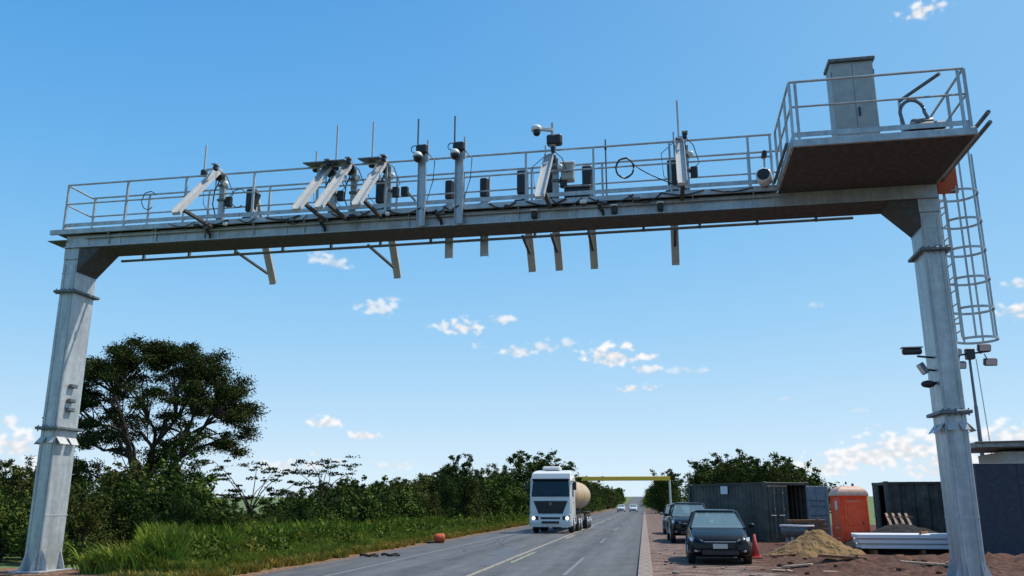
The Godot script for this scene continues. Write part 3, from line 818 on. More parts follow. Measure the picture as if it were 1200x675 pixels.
	# round siren by the platform corner
	var hn := gantry_thing("round_horn", "round white horn with black mouth under the platform corner", "horn", Vector3(16.98, 8.455, 0.32))
	part("shell", shape(disc(Vector3(0, 0.14, 0.0), Vector3(-0.25, 0.1, 1), 0.17, 0.3, 20, 0.03), true), M["white plastic"], hn)
	part("mouth", shape(disc(Vector3(-0.036, 0.155, 0.148), Vector3(-0.25, 0.1, 1), 0.135, 0.02, 20)), M["black plastic"], hn)
	part("bracket", shape(bar(Vector3(0.0, 0.0, -0.1), Vector3(0.1, -0.06, -0.25), 0.08, 0.05)), M["dark zinc"], hn)
	var sm := gantry_thing("small_camera", "small dark camera on the rail post beside the platform steps", "camera", Vector3(17.02, 9.05, 0.2))
	part("housing", shape(box(Vector3(0, 0.1, 0.05), Vector3(0.1, 0.12, 0.26), 0.02)), M["black plastic"], sm)
	part("bracket", shape(bar(Vector3(0, 0.05, 0), Vector3(0, -0.2, -0.05), 0.04, 0.04)), M["bright zinc"], sm)
	# cabinet on the platform
	var c := gantry_thing("control_cabinet", "tall grey two door steel cabinet standing on the railed platform", "cabinet", Vector3(18.74, 8.405, 1.25))
	part("body", shape(box(Vector3(0, 1.09, 0), Vector3(0.84, 2.14, 0.5), 0.01)), M["cabinet grey"], c)
	part("plinth", shape(box(Vector3(0, 0.05, 0), Vector3(0.8, 0.1, 0.46))), M["dark zinc"], c)
	for sd in [-1.0, 1.0]:
		var dd := part("door", shape(box(Vector3(sd * 0.2075, 1.1, 0.258), Vector3(0.405, 2.0, 0.02), 0.006)), M["cabinet grey"], c)
		if sd > 0:
			part("handle", shape(box(Vector3(0.06, 1.02, 0.285), Vector3(0.035, 0.2, 0.03), 0.008)), M["black plastic"], dd)
		for y in [0.3, 1.9]:
			part("hinge", shape(tube(Vector3(sd * 0.417, y - 0.05, 0.262), Vector3(sd * 0.417, y + 0.05, 0.262), 0.012, 6)), M["dark zinc"], dd)
	part("rain_cap", shape(box(Vector3(0, 2.2, 0.02), Vector3(0.92, 0.08, 0.6), 0.015)), M["dark zinc"], c)
	# winch with its hoop
	var wn := gantry_thing("winch", "dark winch with curved handle on the platform beside the cabinet", "winch", Vector3(19.72, 8.405, 2.12))
	part("base", shape(box(Vector3(0, 0.1, 0), Vector3(0.5, 0.06, 0.4), 0.01)), M["dark zinc"], wn)
	part("motor", shape(box(Vector3(0.1, 0.28, 0), Vector3(0.66, 0.2, 0.34), 0.05)), M["black plastic"], wn)
	for x in [-0.2, 0.22]:
		part("foot", shape(box(Vector3(x, 0.04, 0), Vector3(0.08, 0.09, 0.4), 0.01)), M["black plastic"], wn)
	part("drum", shape(disc(Vector3(0.05, 0.4, 0.0), Vector3.RIGHT, 0.1, 0.4, 16, 0.02), true), M["dark zinc"], wn)
	var hp := []
	for i in 15:
		var a := PI * i / 14.0
		hp.append(Vector3(-0.12 - cos(a) * 0.22, 0.62 + sin(a) * 0.26, 0.05))
	part("hoop", shape(pipe([Vector3(-0.26, 0.12, 0.05)] + hp + [Vector3(0.22, 0.3, 0.05)], 0.035, 8)), M["dark zinc"], wn)
	var bg := gantry_thing("tool_bag", "dark tool bag lying on the platform behind the cabinet foot", "tool bag", Vector3(18.02, 8.405, 1.6))
	part("body", shape(ball(Vector3(0, 0.13, 0), Vector3(0.26, 0.17, 0.2), 14, 8), true), M["rubber"], bg)
	part("strap", shape(pipe([Vector3(-0.18, 0.2, 0.02), Vector3(-0.08, 0.33, 0.03), Vector3(0.08, 0.33, 0.03), Vector3(0.18, 0.2, 0.02)], 0.015)), M["timber"], bg)
	# three fittings on the inner face of the near column
	var f1 := gantry_thing("column_camera", "black bullet camera on a side arm of the near column", "camera", Vector3(20.14, 4.6, -0.25))
	part("arm", shape(tube(Vector3(0.0, 0, 0), Vector3(-0.32, 0.03, 0.05), 0.022)), M["black plastic"], f1)
	part("housing", shape(box(Vector3(-0.42, 0.13, 0.07), Vector3(0.38, 0.13, 0.13), 0.03)), M["black plastic"], f1)
	part("sunshade", shape(box(Vector3(-0.42, 0.21, 0.07), Vector3(0.42, 0.025, 0.16), 0.008)), M["bright zinc"], f1)
	var f2 := gantry_thing("column_floodlight", "square floodlight under the bullet camera on the near column", "floodlight", Vector3(20.14, 4.35, -0.25))
	part("arm", shape(tube(Vector3(0, -0.02, 0), Vector3(-0.16, 0.0, 0.03), 0.022)), M["black plastic"], f2)
	part("housing", shape(box(Vector3(-0.24, 0.02, 0.05), Vector3(0.09, 0.24, 0.26), 0.015, Basis(Vector3.FORWARD, -0.5))), M["dark zinc"], f2)
	part("lens", shape(box(Vector3(-0.285, 0.0, 0.055), Vector3(0.012, 0.2, 0.22), 0, Basis(Vector3.FORWARD, -0.5))), M["white plastic"], f2)
	var f3 := gantry_thing("column_dome", "small dark dome sensor lowest on the near column", "sensor", Vector3(20.14, 4.05, -0.25))
	part("arm", shape(tube(Vector3(0, 0.02, 0), Vector3(-0.1, 0.02, 0.02), 0.03)), M["black plastic"], f3)
	part("dome", shape(ball(Vector3(-0.17, 0.0, 0.03), Vector3(0.14, 0.08, 0.1)), true), M["black plastic"], f3)

# ---------------------------------------------------------------- plants
func leaf_mesh(blobs: Array, per: int, size: float, tone: Color, spread := 0.35, loose := 0.5) -> ArrayMesh:
	# many small pointed leaf faces through each clump's volume
	var v := PackedVector3Array()
	var nn := PackedVector3Array()
	var cc := PackedColorArray()
	for b in blobs:
		var c: Vector3 = b[0]
		var r: Vector3 = b[1]
		var clump := rng.randf_range(0.75, 1.3)
		var count := int(per * clampf((r.x * r.y + r.x * r.z) * 0.7, 0.07, 3.0))
		for i in count:
			var d := Vector3(rng.randfn(), rng.randfn(), rng.randfn()).normalized()
			var p := c + Vector3(rng.randfn(), rng.randfn(), rng.randfn()) * r * loose
			var n := (d * 0.5 + Vector3(rng.randfn(), rng.randfn() + 0.5, rng.randfn()) * 0.8).normalized()
			var u := n.cross(Vector3(rng.randfn(), rng.randfn(), rng.randfn())).normalized()
			var w := n.cross(u)
			var s := size * rng.randf_range(0.6, 1.35)
			u *= s
			w *= s * 0.52
			var k := clump * rng.randf_range(1.0 - spread, 1.0 + spread)
			var col := Color(tone.r * k * rng.randf_range(0.85, 1.25), tone.g * k, tone.b * k)
			for q in [p - u, p + w, p + u, p - u, p + u, p - w]:
				v.append(q); nn.append(n); cc.append(col)
	var arr := []
	arr.resize(Mesh.ARRAY_MAX)
	arr[Mesh.ARRAY_VERTEX] = v
	arr[Mesh.ARRAY_NORMAL] = nn
	arr[Mesh.ARRAY_COLOR] = cc
	var m := ArrayMesh.new()
	m.add_surface_from_arrays(Mesh.PRIMITIVE_TRIANGLES, arr)
	return m

func limb(b: PackedVector3Array, p: Vector3, q: Vector3, r0: float, r1: float, bend := 0.12) -> void:
	var pts := []
	var n := 5
	var off := Vector3(rng.randf_range(-1, 1), rng.randf_range(0, 1), rng.randf_range(-1, 1)) * p.distance_to(q) * bend
	for i in n + 1:
		var t := float(i) / n
		pts.append(p.lerp(q, t) + off * sin(t * PI))
	for i in n: b.append_array(tube(pts[i], pts[i + 1], lerpf(r0, r1, float(i) / n), 6, lerpf(r0, r1, float(i + 1) / n)))

func make_big_tree() -> void:
	rng.seed = 107
	var t := thing("umbrella_tree", "tall dark spreading tree with open limbs beside the far gantry column", "tree", Vector3(-25.7, -0.06, -42.5))
	var wood := PackedVector3Array()
	var blobs := []
	limb(wood, Vector3(0, 0, 0), Vector3(-0.3, 2.4, 0), 0.42, 0.34, 0.03)
	var forks := []
	for i in 5:   # main limbs part at different heights, then part again
		var a := TAU * i / 5.0 + rng.randf_range(-0.4, 0.4)
		var from := Vector3(-0.3, 1.7 + 0.25 * i, 0)
		var e := Vector3(cos(a) * rng.randf_range(1.0, 1.7), rng.randf_range(4.0, 5.2), sin(a) * rng.randf_range(1.0, 1.6))
		limb(wood, from, e, 0.20, 0.13, 0.10)
		for k in 4:
			var a2 := a + rng.randf_range(-0.9, 0.9)
			var e2 := e + Vector3(cos(a2) * rng.randf_range(0.6, 2.2), rng.randf_range(0.5, 2.6), sin(a2) * rng.randf_range(0.6, 1.9))
			limb(wood, e, e2, 0.10, 0.06, 0.14)
			forks.append(e2)
	for i in 270:   # clumps over a rounded crown that hangs lower at the sides
		var a := rng.randf() * TAU
		var up := lerpf(-0.55, 1.0, pow(rng.randf(), 0.8))
		var rad := sqrt(1.0 - up * up * 0.94)
		var edge := rng.randf_range(0.72, 1.03)
		var p := Vector3(cos(a) * 4.9 * rad * edge + 0.25, 6.1 + up * 4.15 * edge, sin(a) * 4.5 * rad * edge)
		if up < 0.0 and rng.randf() < 0.2: continue
		var r := rng.randf_range(0.34, 0.72)
		blobs.append([p, Vector3(r * 1.25, r * 0.62, r * 1.25)])
		var best: Vector3 = forks[0]
		for f in forks:
			if f.distance_to(p) < best.distance_to(p): best = f
		limb(wood, best, p, 0.045, 0.012, 0.10)
	for i in 22:   # low growth round the trunk
		var p := Vector3(rng.randf_range(-4.6, 2.6), rng.randf_range(2.4, 4.6), rng.randf_range(-2.0, 2.0))
		blobs.append([p, Vector3(0.6, 0.4, 0.6)])
		limb(wood, Vector3(-0.3, 2.0, 0), p, 0.05, 0.015, 0.10)
	part("trunk", shape(wood), M["bark"], t)
	part("crown", leaf_mesh(blobs, 900, 0.06, Color(0.036, 0.048, 0.014), 0.3, 0.40), M["leaf"], t)

var bushes := []
func make_plants() -> void:
	make_big_tree()
	# five shrub shapes, each with stems and a crown of clumps
	for kind in 5:
		rng.seed = 200 + kind
		var n := Node3D.new()
		n.name = "pattern"
		var wood := PackedVector3Array()
		var blobs := []
		var wide := [1.7, 2.0, 1.5, 1.9, 1.6][kind] as float
		var tall := [3.0, 2.6, 3.8, 3.2, 4.4][kind] as float
		for i in 26:
			var a := rng.randf() * TAU
			var hh := pow(rng.randf(), 0.8)
			var rad := wide * sqrt(maxf(0.08, 1.0 - pow(hh * 1.1 - 0.25, 2.0))) * rng.randf_range(0.35, 0.95)
			var p := Vector3(cos(a) * rad, 0.35 + hh * (tall - 0.7), sin(a) * rad)
			var r := rng.randf_range(0.45, 0.8) * (1.0 - hh * 0.25)
			blobs.append([p, Vector3(r, r * 0.75, r)])
			if i % 2 == 0: limb(wood, Vector3(rng.randf_range(-0.2, 0.2), 0, rng.randf_range(-0.2, 0.2)), p, 0.05, 0.015, 0.08)
		for i in 9:   # shoots that break the outline
			var a := rng.randf() * TAU
			var p := Vector3(cos(a) * wide * rng.randf_range(0.2, 0.9), tall * rng.randf_range(0.85, 1.12), sin(a) * wide * rng.randf_range(0.2, 0.9))
			var foot := p - Vector3(p.x * 0.35, 0.9, p.z * 0.35)
			for q in 4:
				var sz := rng.randf_range(0.10, 0.22)
				blobs.append([foot.lerp(p, 0.45 + 0.18 * q) + Vector3(rng.randfn(), rng.randfn(), rng.randfn()) * 0.12, Vector3(sz, sz * rng.randf_range(0.5, 1.1), sz)])
			limb(wood, foot, p, 0.02, 0.006, 0.05)
		var tone: Color = [Color(0.040, 0.066, 0.016), Color(0.066, 0.096, 0.022), Color(0.032, 0.056, 0.015), Color(0.072, 0.084, 0.024), Color(0.034, 0.056, 0.016)][kind]
		part("stem", shape(wood), M["bark"], n)
		part("crown", leaf_mesh(blobs, [900, 560, 1000, 800, 760][kind], [0.06, 0.085, 0.052, 0.066, 0.07][kind], tone), M["leaf"], n)
		bushes.append(n)
	rng.seed = 31
	# rows of the scrub belt: x, z, height
	var spots := []
	var z := -23.0
	while z > -200.0:
		var tall := 2.35 + 0.5 * smoothstep(-30.0, -45.0, z) + 1.5 * smoothstep(-48.0, -62.0, z) + 1.2 * smoothstep(-80.0, -130.0, z)
		var near := 0.0 if z > -100.0 else minf(1.8, (-100.0 - z) * 0.03)
		spots.append([-13.4 + near - rng.randf_range(0.0, 1.2), z, tall * rng.randf_range(0.72, 1.02), 0])
		spots.append([-16.6 + near - rng.randf_range(0.0, 2.0), z - 1.4, tall * rng.randf_range(0.85, 1.1), 1])
		if z < -36.0 and z > -110.0: spots.append([-21.0 - rng.randf_range(0.0, 2.0), z - 2.0, tall * rng.randf_range(0.8, 1.0), 2])
		z -= 2.8 if z > -60.0 else (3.6 if z > -110.0 else 5.0)
	for x in [-14.6, -17.5, -19.8, -22.5, -25.5, -28.0, -31.0, -34.0]:
		spots.append([x, -31.5 + rng.randf_range(-2.0, 2.0), rng.randf_range(2.6, 3.2), 3])
		spots.append([x - 2.0, -26.5 + rng.randf_range(-1.5, 1.5), rng.randf_range(1.6, 2.1), 4])
		spots.append([x - 1.0, -36.5 + rng.randf_range(-1.5, 1.5), rng.randf_range(3.4, 4.3), 5])
	var row := ["in the front row of the hedge", "in the second row of the hedge", "at the back of the hedge", "in the thicket below the umbrella tree", "low at the front of the thicket below the umbrella tree", "at the back of the thicket below the umbrella tree"]
	for s in spots:
		var dirx: float = s[0] / -s[1]
		var ht: float = s[2]
		# tops follow the broken skyline of the scrub: low where the far field shows, high by the lorry
		var rise := 54.0 if dirx < -0.53 else (-9.0 if dirx < -0.435 else 10.0 if dirx < -0.37 else (24.0 if dirx < -0.25 else (40.0 if dirx < -0.19 else 30.0)))
		ht = maxf(0.95, minf(ht, 1.65 - s[1] * 0.001 * rise * rng.randf_range(0.6, 1.15)))
		if rng.randf() < 0.12 and s[3] == 0: continue
		var zone := "near the gantry" if s[1] > -40.0 else ("below the feathery acacias" if s[1] > -56.0 else ("before the lorry" if s[1] > -85.0 else "beyond the lorry"))
		var where: String = row[s[3]] + (", " + zone if s[3] < 3 else "")
		plant_bush(Vector3(s[0], -0.06, s[1]), ht, "dark green shrub " + where, "shrubs " + where, "scrub_shrub")
	for s in [[-14.2, -66.0, 4.9, 4, "tallest shrub crown sticking out of the hedge, left of the lorry"], [-15.4, -70.5, 4.3, 2, "tall shrub behind the tallest crown of the hedge"], [-27.5, -37.5, 3.6, 2, "broad dark bush in front of the umbrella tree trunk"], [-32.5, -38.0, 4.0, 4, "dark bush showing behind the far gantry column"], [-19.6, -24.6, 1.7, 1, "low bush just behind the foot of the far column"], [-21.8, -26.6, 2.2, 0, "round bush at the picture edge behind the far column"], [-24.0, -27.4, 2.6, 3, "olive bush partly cut off beside the far column"], [-17.6, -24.4, 1.5, 1, "low bush between the far column and the tall grass"], [-23.6, -30.6, 2.0, 1, "leafy low bush at the picture edge, nearest the ground"], [-26.0, -31.5, 2.4, 0, "dark low bush beyond the picture edge bushes"], [-20.8, -27.8, 1.8, 3, "olive low bush directly behind the far column base"]]:
		plant_bush(Vector3(s[0], -0.06, s[1]), s[2], s[4], "", "tall_shrub", s[3])
	# trees beyond the lorry and behind the containers
	for s in [[-13.5, -104.0, 7.2, 0], [-16.5, -98.0, 5.6, 2], [-19.5, -112.0, 5.4, 3], [-11.8, -114.0, 7.4, 3], [-12.4, -135.0, 6.8, 2], [-11.6, -150.0, 6.2, 4], [-12.0, -168.0, 6.2, 2]]:
		plant_bush(Vector3(s[0], -0.06, s[1]), s[2], "tall dark roadside tree behind the tanker lorry", "trees behind the lorry", "roadside_tree", s[3])
	for s in [[7.9, -104.0, 6.2, 0], [10.2, -98.0, 6.7, 3], [13.2, -96.0, 6.2, 0], [16.2, -94.0, 5.2, 1], [9.0, -118.0, 6.6, 0], [9.4, -132.0, 6.2, 2], [10.8, -90.0, 5.2, 0], [7.6, -100.0, 4.0, 1], [14.0, -90.0, 5.4, 3], [9.0, -152.0, 6.4, 2], [8.0, -112.0, 3.4, 1]]:
		plant_bush(Vector3(s[0], -0.06, s[1]), s[2], "bushy green tree standing behind the containers", "trees behind the containers", "site_tree", s[3])
	for k in 26:
		var zz := -165.0 - k * 15.0
		for sd in [-1.0, 1.0]:
			plant_bush(Vector3(-4.6 + sd * rng.randf_range(7.6, 10.0), land(zz) - 0.06, zz), rng.randf_range(4.5, 7.5), "distant shrub lining the far stretch of road", "distant shrubs", "distant_shrub")
	for k in 14:
		plant_bush(Vector3(-60.0 - rng.randf() * 90.0, -0.06, -150.0 - rng.randf() * 90.0), rng.randf_range(2.2, 4.0), "distant shrub standing in the open field", "shrubs in the field", "field_shrub")
	make_feathery()
	make_grass()

func plant_bush(at: Vector3, height: float, label: String, group: String, called: String, kind := -1) -> void:
	if kind < 0: kind = rng.randi_range(0, 3) if rng.randf() < 0.8 else 4
	var scale_: float = height / [3.1, 2.7, 3.9, 3.3, 4.5][kind]
	var c: Node3D = bushes[kind].duplicate()
	c.name = numbered(called)
	add_child(c)
	c.position = at
	c.rotation.y = rng.randf() * TAU
	c.scale = Vector3(scale_ * rng.randf_range(0.9, 1.15), scale_, scale_ * rng.randf_range(0.9, 1.15))
	tag(c, label, "tree" if "tree" in called else "shrub", group)

func make_feathery() -> void:
	# thin acacias with flat open sprays above the hedge
	for s in [[-19.3, -41.0, 1.0, "thin feathery acacia with flat open sprays above the gap in the hedge"], [-17.0, -44.5, 1.05, "second feathery acacia reaching over the hedge towards the lorry"]]:
		rng.seed = int(-s[1] * 10)
		var t := thing("feathery_acacia", s[3], "tree", Vector3(s[0], -0.06, s[1]))
		var wood := PackedVector3Array()
		var blobs := []
		limb(wood, Vector3.ZERO, Vector3(0.1, 1.6, 0), 0.08, 0.06)
		for i in 13:
			var a := rng.randf() * TAU
			var out := rng.randf_range(0.5, 2.9)
			var e: Vector3 = Vector3(cos(a) * out, rng.randf_range(2.2, 4.1) - out * 0.12, sin(a) * out * 0.6) * float(s[2])
			limb(wood, Vector3(0.1, rng.randf_range(1.1, 1.6), 0), e, 0.035, 0.012, 0.14)
			for q in 5:
				var sz := rng.randf_range(0.14, 0.4)
				blobs.append([e + Vector3(rng.randfn() * 0.45, rng.randfn() * 0.14, rng.randfn() * 0.35), Vector3(sz, sz * 0.22, sz * 0.7)])
		part("trunk", shape(wood), M["bark"], t)
		part("crown", leaf_mesh(blobs, 420, 0.07, Color(0.032, 0.048, 0.014)), M["leaf"], t)

func tuft(blades: int, height: float, width: float, lean: float, tone: Color) -> ArrayMesh:
	var v := PackedVector3Array()
	var nn := PackedVector3Array()
	var cc := PackedColorArray()
	for i in blades:
		var a := rng.randf() * TAU
		var out := Vector3(cos(a), 0, sin(a))
		var side := out.cross(Vector3.UP)
		var h := height * rng.randf_range(0.55, 1.1)
		var l := lean * rng.randf_range(0.4, 1.3)
		var root := out * rng.randf() * 0.09 + side * rng.randf_range(-0.08, 0.08)
		var k := rng.randf_range(0.65, 1.35)
		var dry := rng.randf() < 0.12
		var col := Color(tone.r * k * (2.0 if dry else 1.0), tone.g * k * (1.25 if dry else 1.0), tone.b * k)
		var prev := root
		var pw := width * 0.5
		for s in 4:
			var t := float(s + 1) / 4.0
			var p := root + Vector3.UP * h * (t - 0.22 * t * t * t) + out * l * h * t * t
			var w := width * 0.5 * (1.0 - t * t) + 0.001
			var n := (out - Vector3.UP * 0.3).normalized()
			for q in [prev - side * pw, prev + side * pw, p + side * w, prev - side * pw, p + side * w, p - side * w]:
				v.append(q); nn.append(n); cc.append(col)
			prev = p
			pw = w
	var arr := []
	arr.resize(Mesh.ARRAY_MAX)
	arr[Mesh.ARRAY_VERTEX] = v
	arr[Mesh.ARRAY_NORMAL] = nn
	arr[Mesh.ARRAY_COLOR] = cc
	var m := ArrayMesh.new()
	m.add_surface_from_arrays(Mesh.PRIMITIVE_TRIANGLES, arr)
	return m

func scatter(called: String, mesh: Mesh, count: int, place: Callable, label: String) -> void:
	var tint := noise(63, 0.2, 3)
	var mm := MultiMesh.new()
	mm.transform_format = MultiMesh.TRANSFORM_3D
	mm.use_colors = true
	mm.mesh = mesh
	mm.instance_count = count
	for i in count:
		var q: Array = place.call()
		var b := Basis(Vector3.UP, rng.randf() * TAU).scaled(Vector3(q[1], q[1] * rng.randf_range(0.8, 1.2), q[1]))
		mm.set_instance_transform(i, Transform3D(b, q[0]))
		var dry := clampf(tint.get_noise_2d(q[0].x * 2.0, q[0].z * 2.0) * 1.1 + rng.randfn() * 0.28, -0.5, 1.0)
		var k := rng.randf_range(0.7, 1.2)
		mm.set_instance_color(i, Color(k * (1.0 + 0.75 * maxf(dry, 0.0)), k * (1.0 + 0.10 * dry), k * (1.0 + 0.35 * maxf(dry, 0.0))))
	var o := MultiMeshInstance3D.new()
	o.name = numbered(called)
	o.multimesh = mm
	o.material_override = M["grass blade"]
	add_child(o)
	tag(o, label, "grass", "", "stuff")

func make_grass() -> void:
	rng.seed = 404
	var clump := noise(61, 0.12, 3)
	var tall := tuft(13, 1.55, 0.085, 0.42, Color(0.165, 0.25, 0.038))
	var mid := tuft(16, 0.85, 0.05, 0.6, Color(0.20, 0.265, 0.045))
	var short := tuft(18, 0.34, 0.025, 0.7, Color(0.21, 0.24, 0.06))
	scatter("tall_grass", tall, 6500, func() -> Array:
		var z := -19.5 - 32.0 * rng.randf()
		var x := -11.7 - 8.0 * pow(rng.randf(), 1.4)
		while x / -z < -0.60: x += 1.0   # bare and shrubby behind the column
		var k := 0.70 + 0.32 * clump.get_noise_2d(x * 4.0, z * 4.0)
		return [Vector3(x, -0.06, z), k], "tall broad bladed green grass in front of the scrub hedge")
	scatter("verge_grass", mid, 7000, func() -> Array:
		var z := -19.0 - 87.0 * pow(rng.randf(), 1.3)
		var x := -10.2 - 2.8 * rng.randf() + 0.35 * clump.get_noise_2d(z * 4.0, 3.0)
		return [Vector3(x, -0.03, z), 0.55 + 0.5 * rng.randf() * smoothstep(-10.2, -12.0, x)], "knee high green grass along the verge of the road")
	scatter("short_grass", short, 8000, func() -> Array:
		var z := -14.0 - 120.0 * pow(rng.randf(), 1.4)
		var x := -9.75 - 1.6 * rng.randf() + 0.4 * clump.get_noise_2d(z * 4.0, 3.0)
		return [Vector3(x, -0.02, z), 0.5 + 0.6 * rng.randf()], "short yellowish grass at the edge of the asphalt")
	var weed := leaf_mesh([[Vector3(0, 0.28, 0), Vector3(0.22, 0.25, 0.22)], [Vector3(0.12, 0.5, 0.05), Vector3(0.14, 0.2, 0.14)], [Vector3(-0.14, 0.4, -0.08), Vector3(0.15, 0.2, 0.15)]], 420, 0.055, Color(0.085, 0.135, 0.026))
	scatter("broad_leaf_weeds", weed, 420, func() -> Array:
		var z := -20.0 - 70.0 * pow(rng.randf(), 1.2)
		var x := -10.6 - 4.0 * rng.randf()
		return [Vector3(x, -0.04, z), 0.6 + 0.9 * rng.randf()], "leafy weeds among the grass of the far verge")
	scatter("far_verge_grass", mid, 2500, func() -> Array:
		var z := -75.0 - 120.0 * rng.randf()
		return [Vector3(4.4 + 4.0 * rng.randf(), -0.05, z), 0.5 + 0.7 * rng.randf()], "rough grass beside the shoulder beyond the parked cars")

# ---------------------------------------------------------------- vehicles
func rounded(hw: float, y0: float, y1: float, z: float, tumble := 0.06, r := 0.12) -> Array:
	var ring := []
	var corners := [[hw - r - tumble, y1 - r, 0.0], [-(hw - r - tumble), y1 - r, 90.0], [-(hw - r), y0 + r, 180.0], [hw - r, y0 + r, 270.0]]
	for c in corners:
		for k in 5:
			var a := deg_to_rad(c[2] + 22.5 * k)
			ring.append(Vector3(c[0] + cos(a) * r, c[1] + sin(a) * r, z))
	return ring

func wheel(o: Node3D, at: Vector3, r: float, w: float) -> void:
	var t := part("wheel", shape(disc(at, Vector3.RIGHT, r, w, 24, 0.03), true), M["rubber"], o)
	var s := signf(at.x)
	part("rim", shape(disc(at + Vector3(s * w * 0.5, 0, 0), Vector3.RIGHT, r * 0.62, 0.03, 20, 0.008), true), M["alloy"], t)
	for k in 5:
		var a := TAU * k / 5.0
		part("spoke_gap", shape(box(at + Vector3(s * (w * 0.5 + 0.012), sin(a) * r * 0.38, cos(a) * r * 0.38), Vector3(0.012, r * 0.16, r * 0.16), 0, Basis(Vector3.RIGHT, -a))), M["black plastic"], t)

func make_car(called: String, label: String, at: Vector3, turn: float, paint: String, d: Dictionary, group := "") -> Node3D:
	# faces +z; d: length, width, height, belt, nose (bonnet height at the front), cowl z, roof front/rear z, tail z of glass
	var o := thing(called, label, d.get("category", "car"), at, turn, group)
	var L: float = d.length
	var W: float = d.width * 0.5
	var H: float = d.height
	var belt: float = d.belt
	var nose: float = d.nose
	var clear: float = d.get("clear", 0.2)
	var zf := L * 0.5
	var bonnet_back: float = d.cowl
	var st := []
	st.append(rounded(W * 0.74, clear + 0.12, nose - 0.20, zf, 0.03, 0.08))
	st.append(rounded(W * 0.90, clear + 0.05, nose - 0.09, zf - 0.09, 0.05, 0.12))
	st.append(rounded(W * 0.975, clear, nose - 0.01, zf - 0.30, 0.08, 0.15))
	st.append(rounded(W, clear, lerpf(nose, belt, 0.45), lerpf(zf, bonnet_back, 0.55), 0.09, 0.15))
	st.append(rounded(W, clear, belt, bonnet_back, 0.07, 0.12))
	st.append(rounded(W, clear, belt + 0.02, 0.0, 0.06, 0.10))
	st.append(rounded(W, clear, belt + 0.03, -zf + 0.7, 0.06, 0.12))
	st.append(rounded(W * 0.96, clear + 0.04, belt, -zf + 0.2, 0.08, 0.14))
	st.append(rounded(W * 0.84, clear + 0.12, belt - 0.12, -zf, 0.06, 0.12))
	part("body", shape(loft(st), true), M[paint], o)
	# glasshouse
	var rf: float = d.roof_front
	var rr: float = d.roof_rear
	var gt: float = d.glass_tail
	var wb := W - 0.09
	var wt := W - 0.26
	var yb := belt - 0.02
	var yt := H - 0.07
	part("cabin_floor", shape(box(Vector3(0, yb - 0.06, (bonnet_back + gt) * 0.5), Vector3(W * 1.6, 0.04, bonnet_back - gt), 0.01)), M["black plastic"], o)
	part("dashboard", shape(box(Vector3(0, yb + 0.02, bonnet_back - 0.3), Vector3(W * 1.6, 0.1, 0.4), 0.04)), M["black plastic"], o)
	for s in [-1.0, 1.0]:
		var seat := part("seat_back", shape(box(Vector3(s * W * 0.45, yb + 0.12, bonnet_back - 1.05), Vector3(0.46, 0.42, 0.14), 0.05, Basis(Vector3.RIGHT, 0.15))), M["upholstery"], o)
		part("headrest", shape(box(Vector3(s * W * 0.45, yb + 0.40, bonnet_back - 1.10), Vector3(0.26, 0.15, 0.1), 0.04)), M["upholstery"], seat)
		part("headrest", shape(box(Vector3(s * W * 0.45, yb + 0.18, gt + 0.45), Vector3(0.26, 0.15, 0.1), 0.04)), M["upholstery"], seat)
	part("rear_bench", shape(box(Vector3(0, yb + 0.02, gt + 0.45), Vector3(W * 1.45, 0.24, 0.14), 0.04)), M["upholstery"], o)
	var sw := []
	for k in 17: sw.append(Vector3(W * 0.45 + cos(TAU * k / 16.0) * 0.17, yb + 0.09 + sin(TAU * k / 16.0) * 0.15, bonnet_back - 0.52 + sin(TAU * k / 16.0) * 0.05))
	part("steering_wheel", shape(pipe(sw, 0.018)), M["black plastic"], o)
	part("windshield", shape(pane(Vector3(-wb + 0.04, yb + 0.02, bonnet_back), Vector3(wb - 0.04, yb + 0.02, bonnet_back), Vector3(wt - 0.02, yt, rf), Vector3(-wt + 0.02, yt, rf), 0.02)), M["clear glass"], o)
	part("rear_window", shape(pane(Vector3(-wb + 0.04, yb + 0.02, gt), Vector3(wb - 0.04, yb + 0.02, gt), Vector3(wt - 0.02, yt, rr), Vector3(-wt + 0.02, yt, rr), 0.02)), M["clear glass"], o)
	for s in [-1.0, 1.0]:
		var zm := (bonnet_back + gt) * 0.5 - 0.1
		part("side_window", shape(pane(Vector3(s * wb, yb + 0.02, bonnet_back - 0.12), Vector3(s * wb, yb + 0.02, zm), Vector3(s * wt, yt, zm), Vector3(s * wt, yt, rf - 0.05), 0.02)), M["clear glass"], o)
		part("side_window", shape(pane(Vector3(s * wb, yb + 0.02, zm - 0.06), Vector3(s * wb, yb + 0.02, gt + 0.16), Vector3(s * wt, yt, rr + 0.08), Vector3(s * wt, yt, zm - 0.06), 0.02)), M["clear glass"], o)
		part("pillar", shape(bar(Vector3(s * (wb - 0.01), yb, bonnet_back - 0.02), Vector3(s * (wt - 0.01), yt + 0.02, rf - 0.01), 0.07, 0.06, 0.015)), M[paint], o)
		part("pillar", shape(bar(Vector3(s * wb, yb, zm - 0.03), Vector3(s * wt, yt + 0.01, zm - 0.03), 0.05, 0.06)), M["black plastic"], o)
		part("pillar", shape(bar(Vector3(s * (wb - 0.01), yb, gt + 0.06), Vector3(s * (wt - 0.01), yt + 0.02, rr + 0.03), 0.07, 0.10, 0.015)), M[paint], o)
	var roof := []
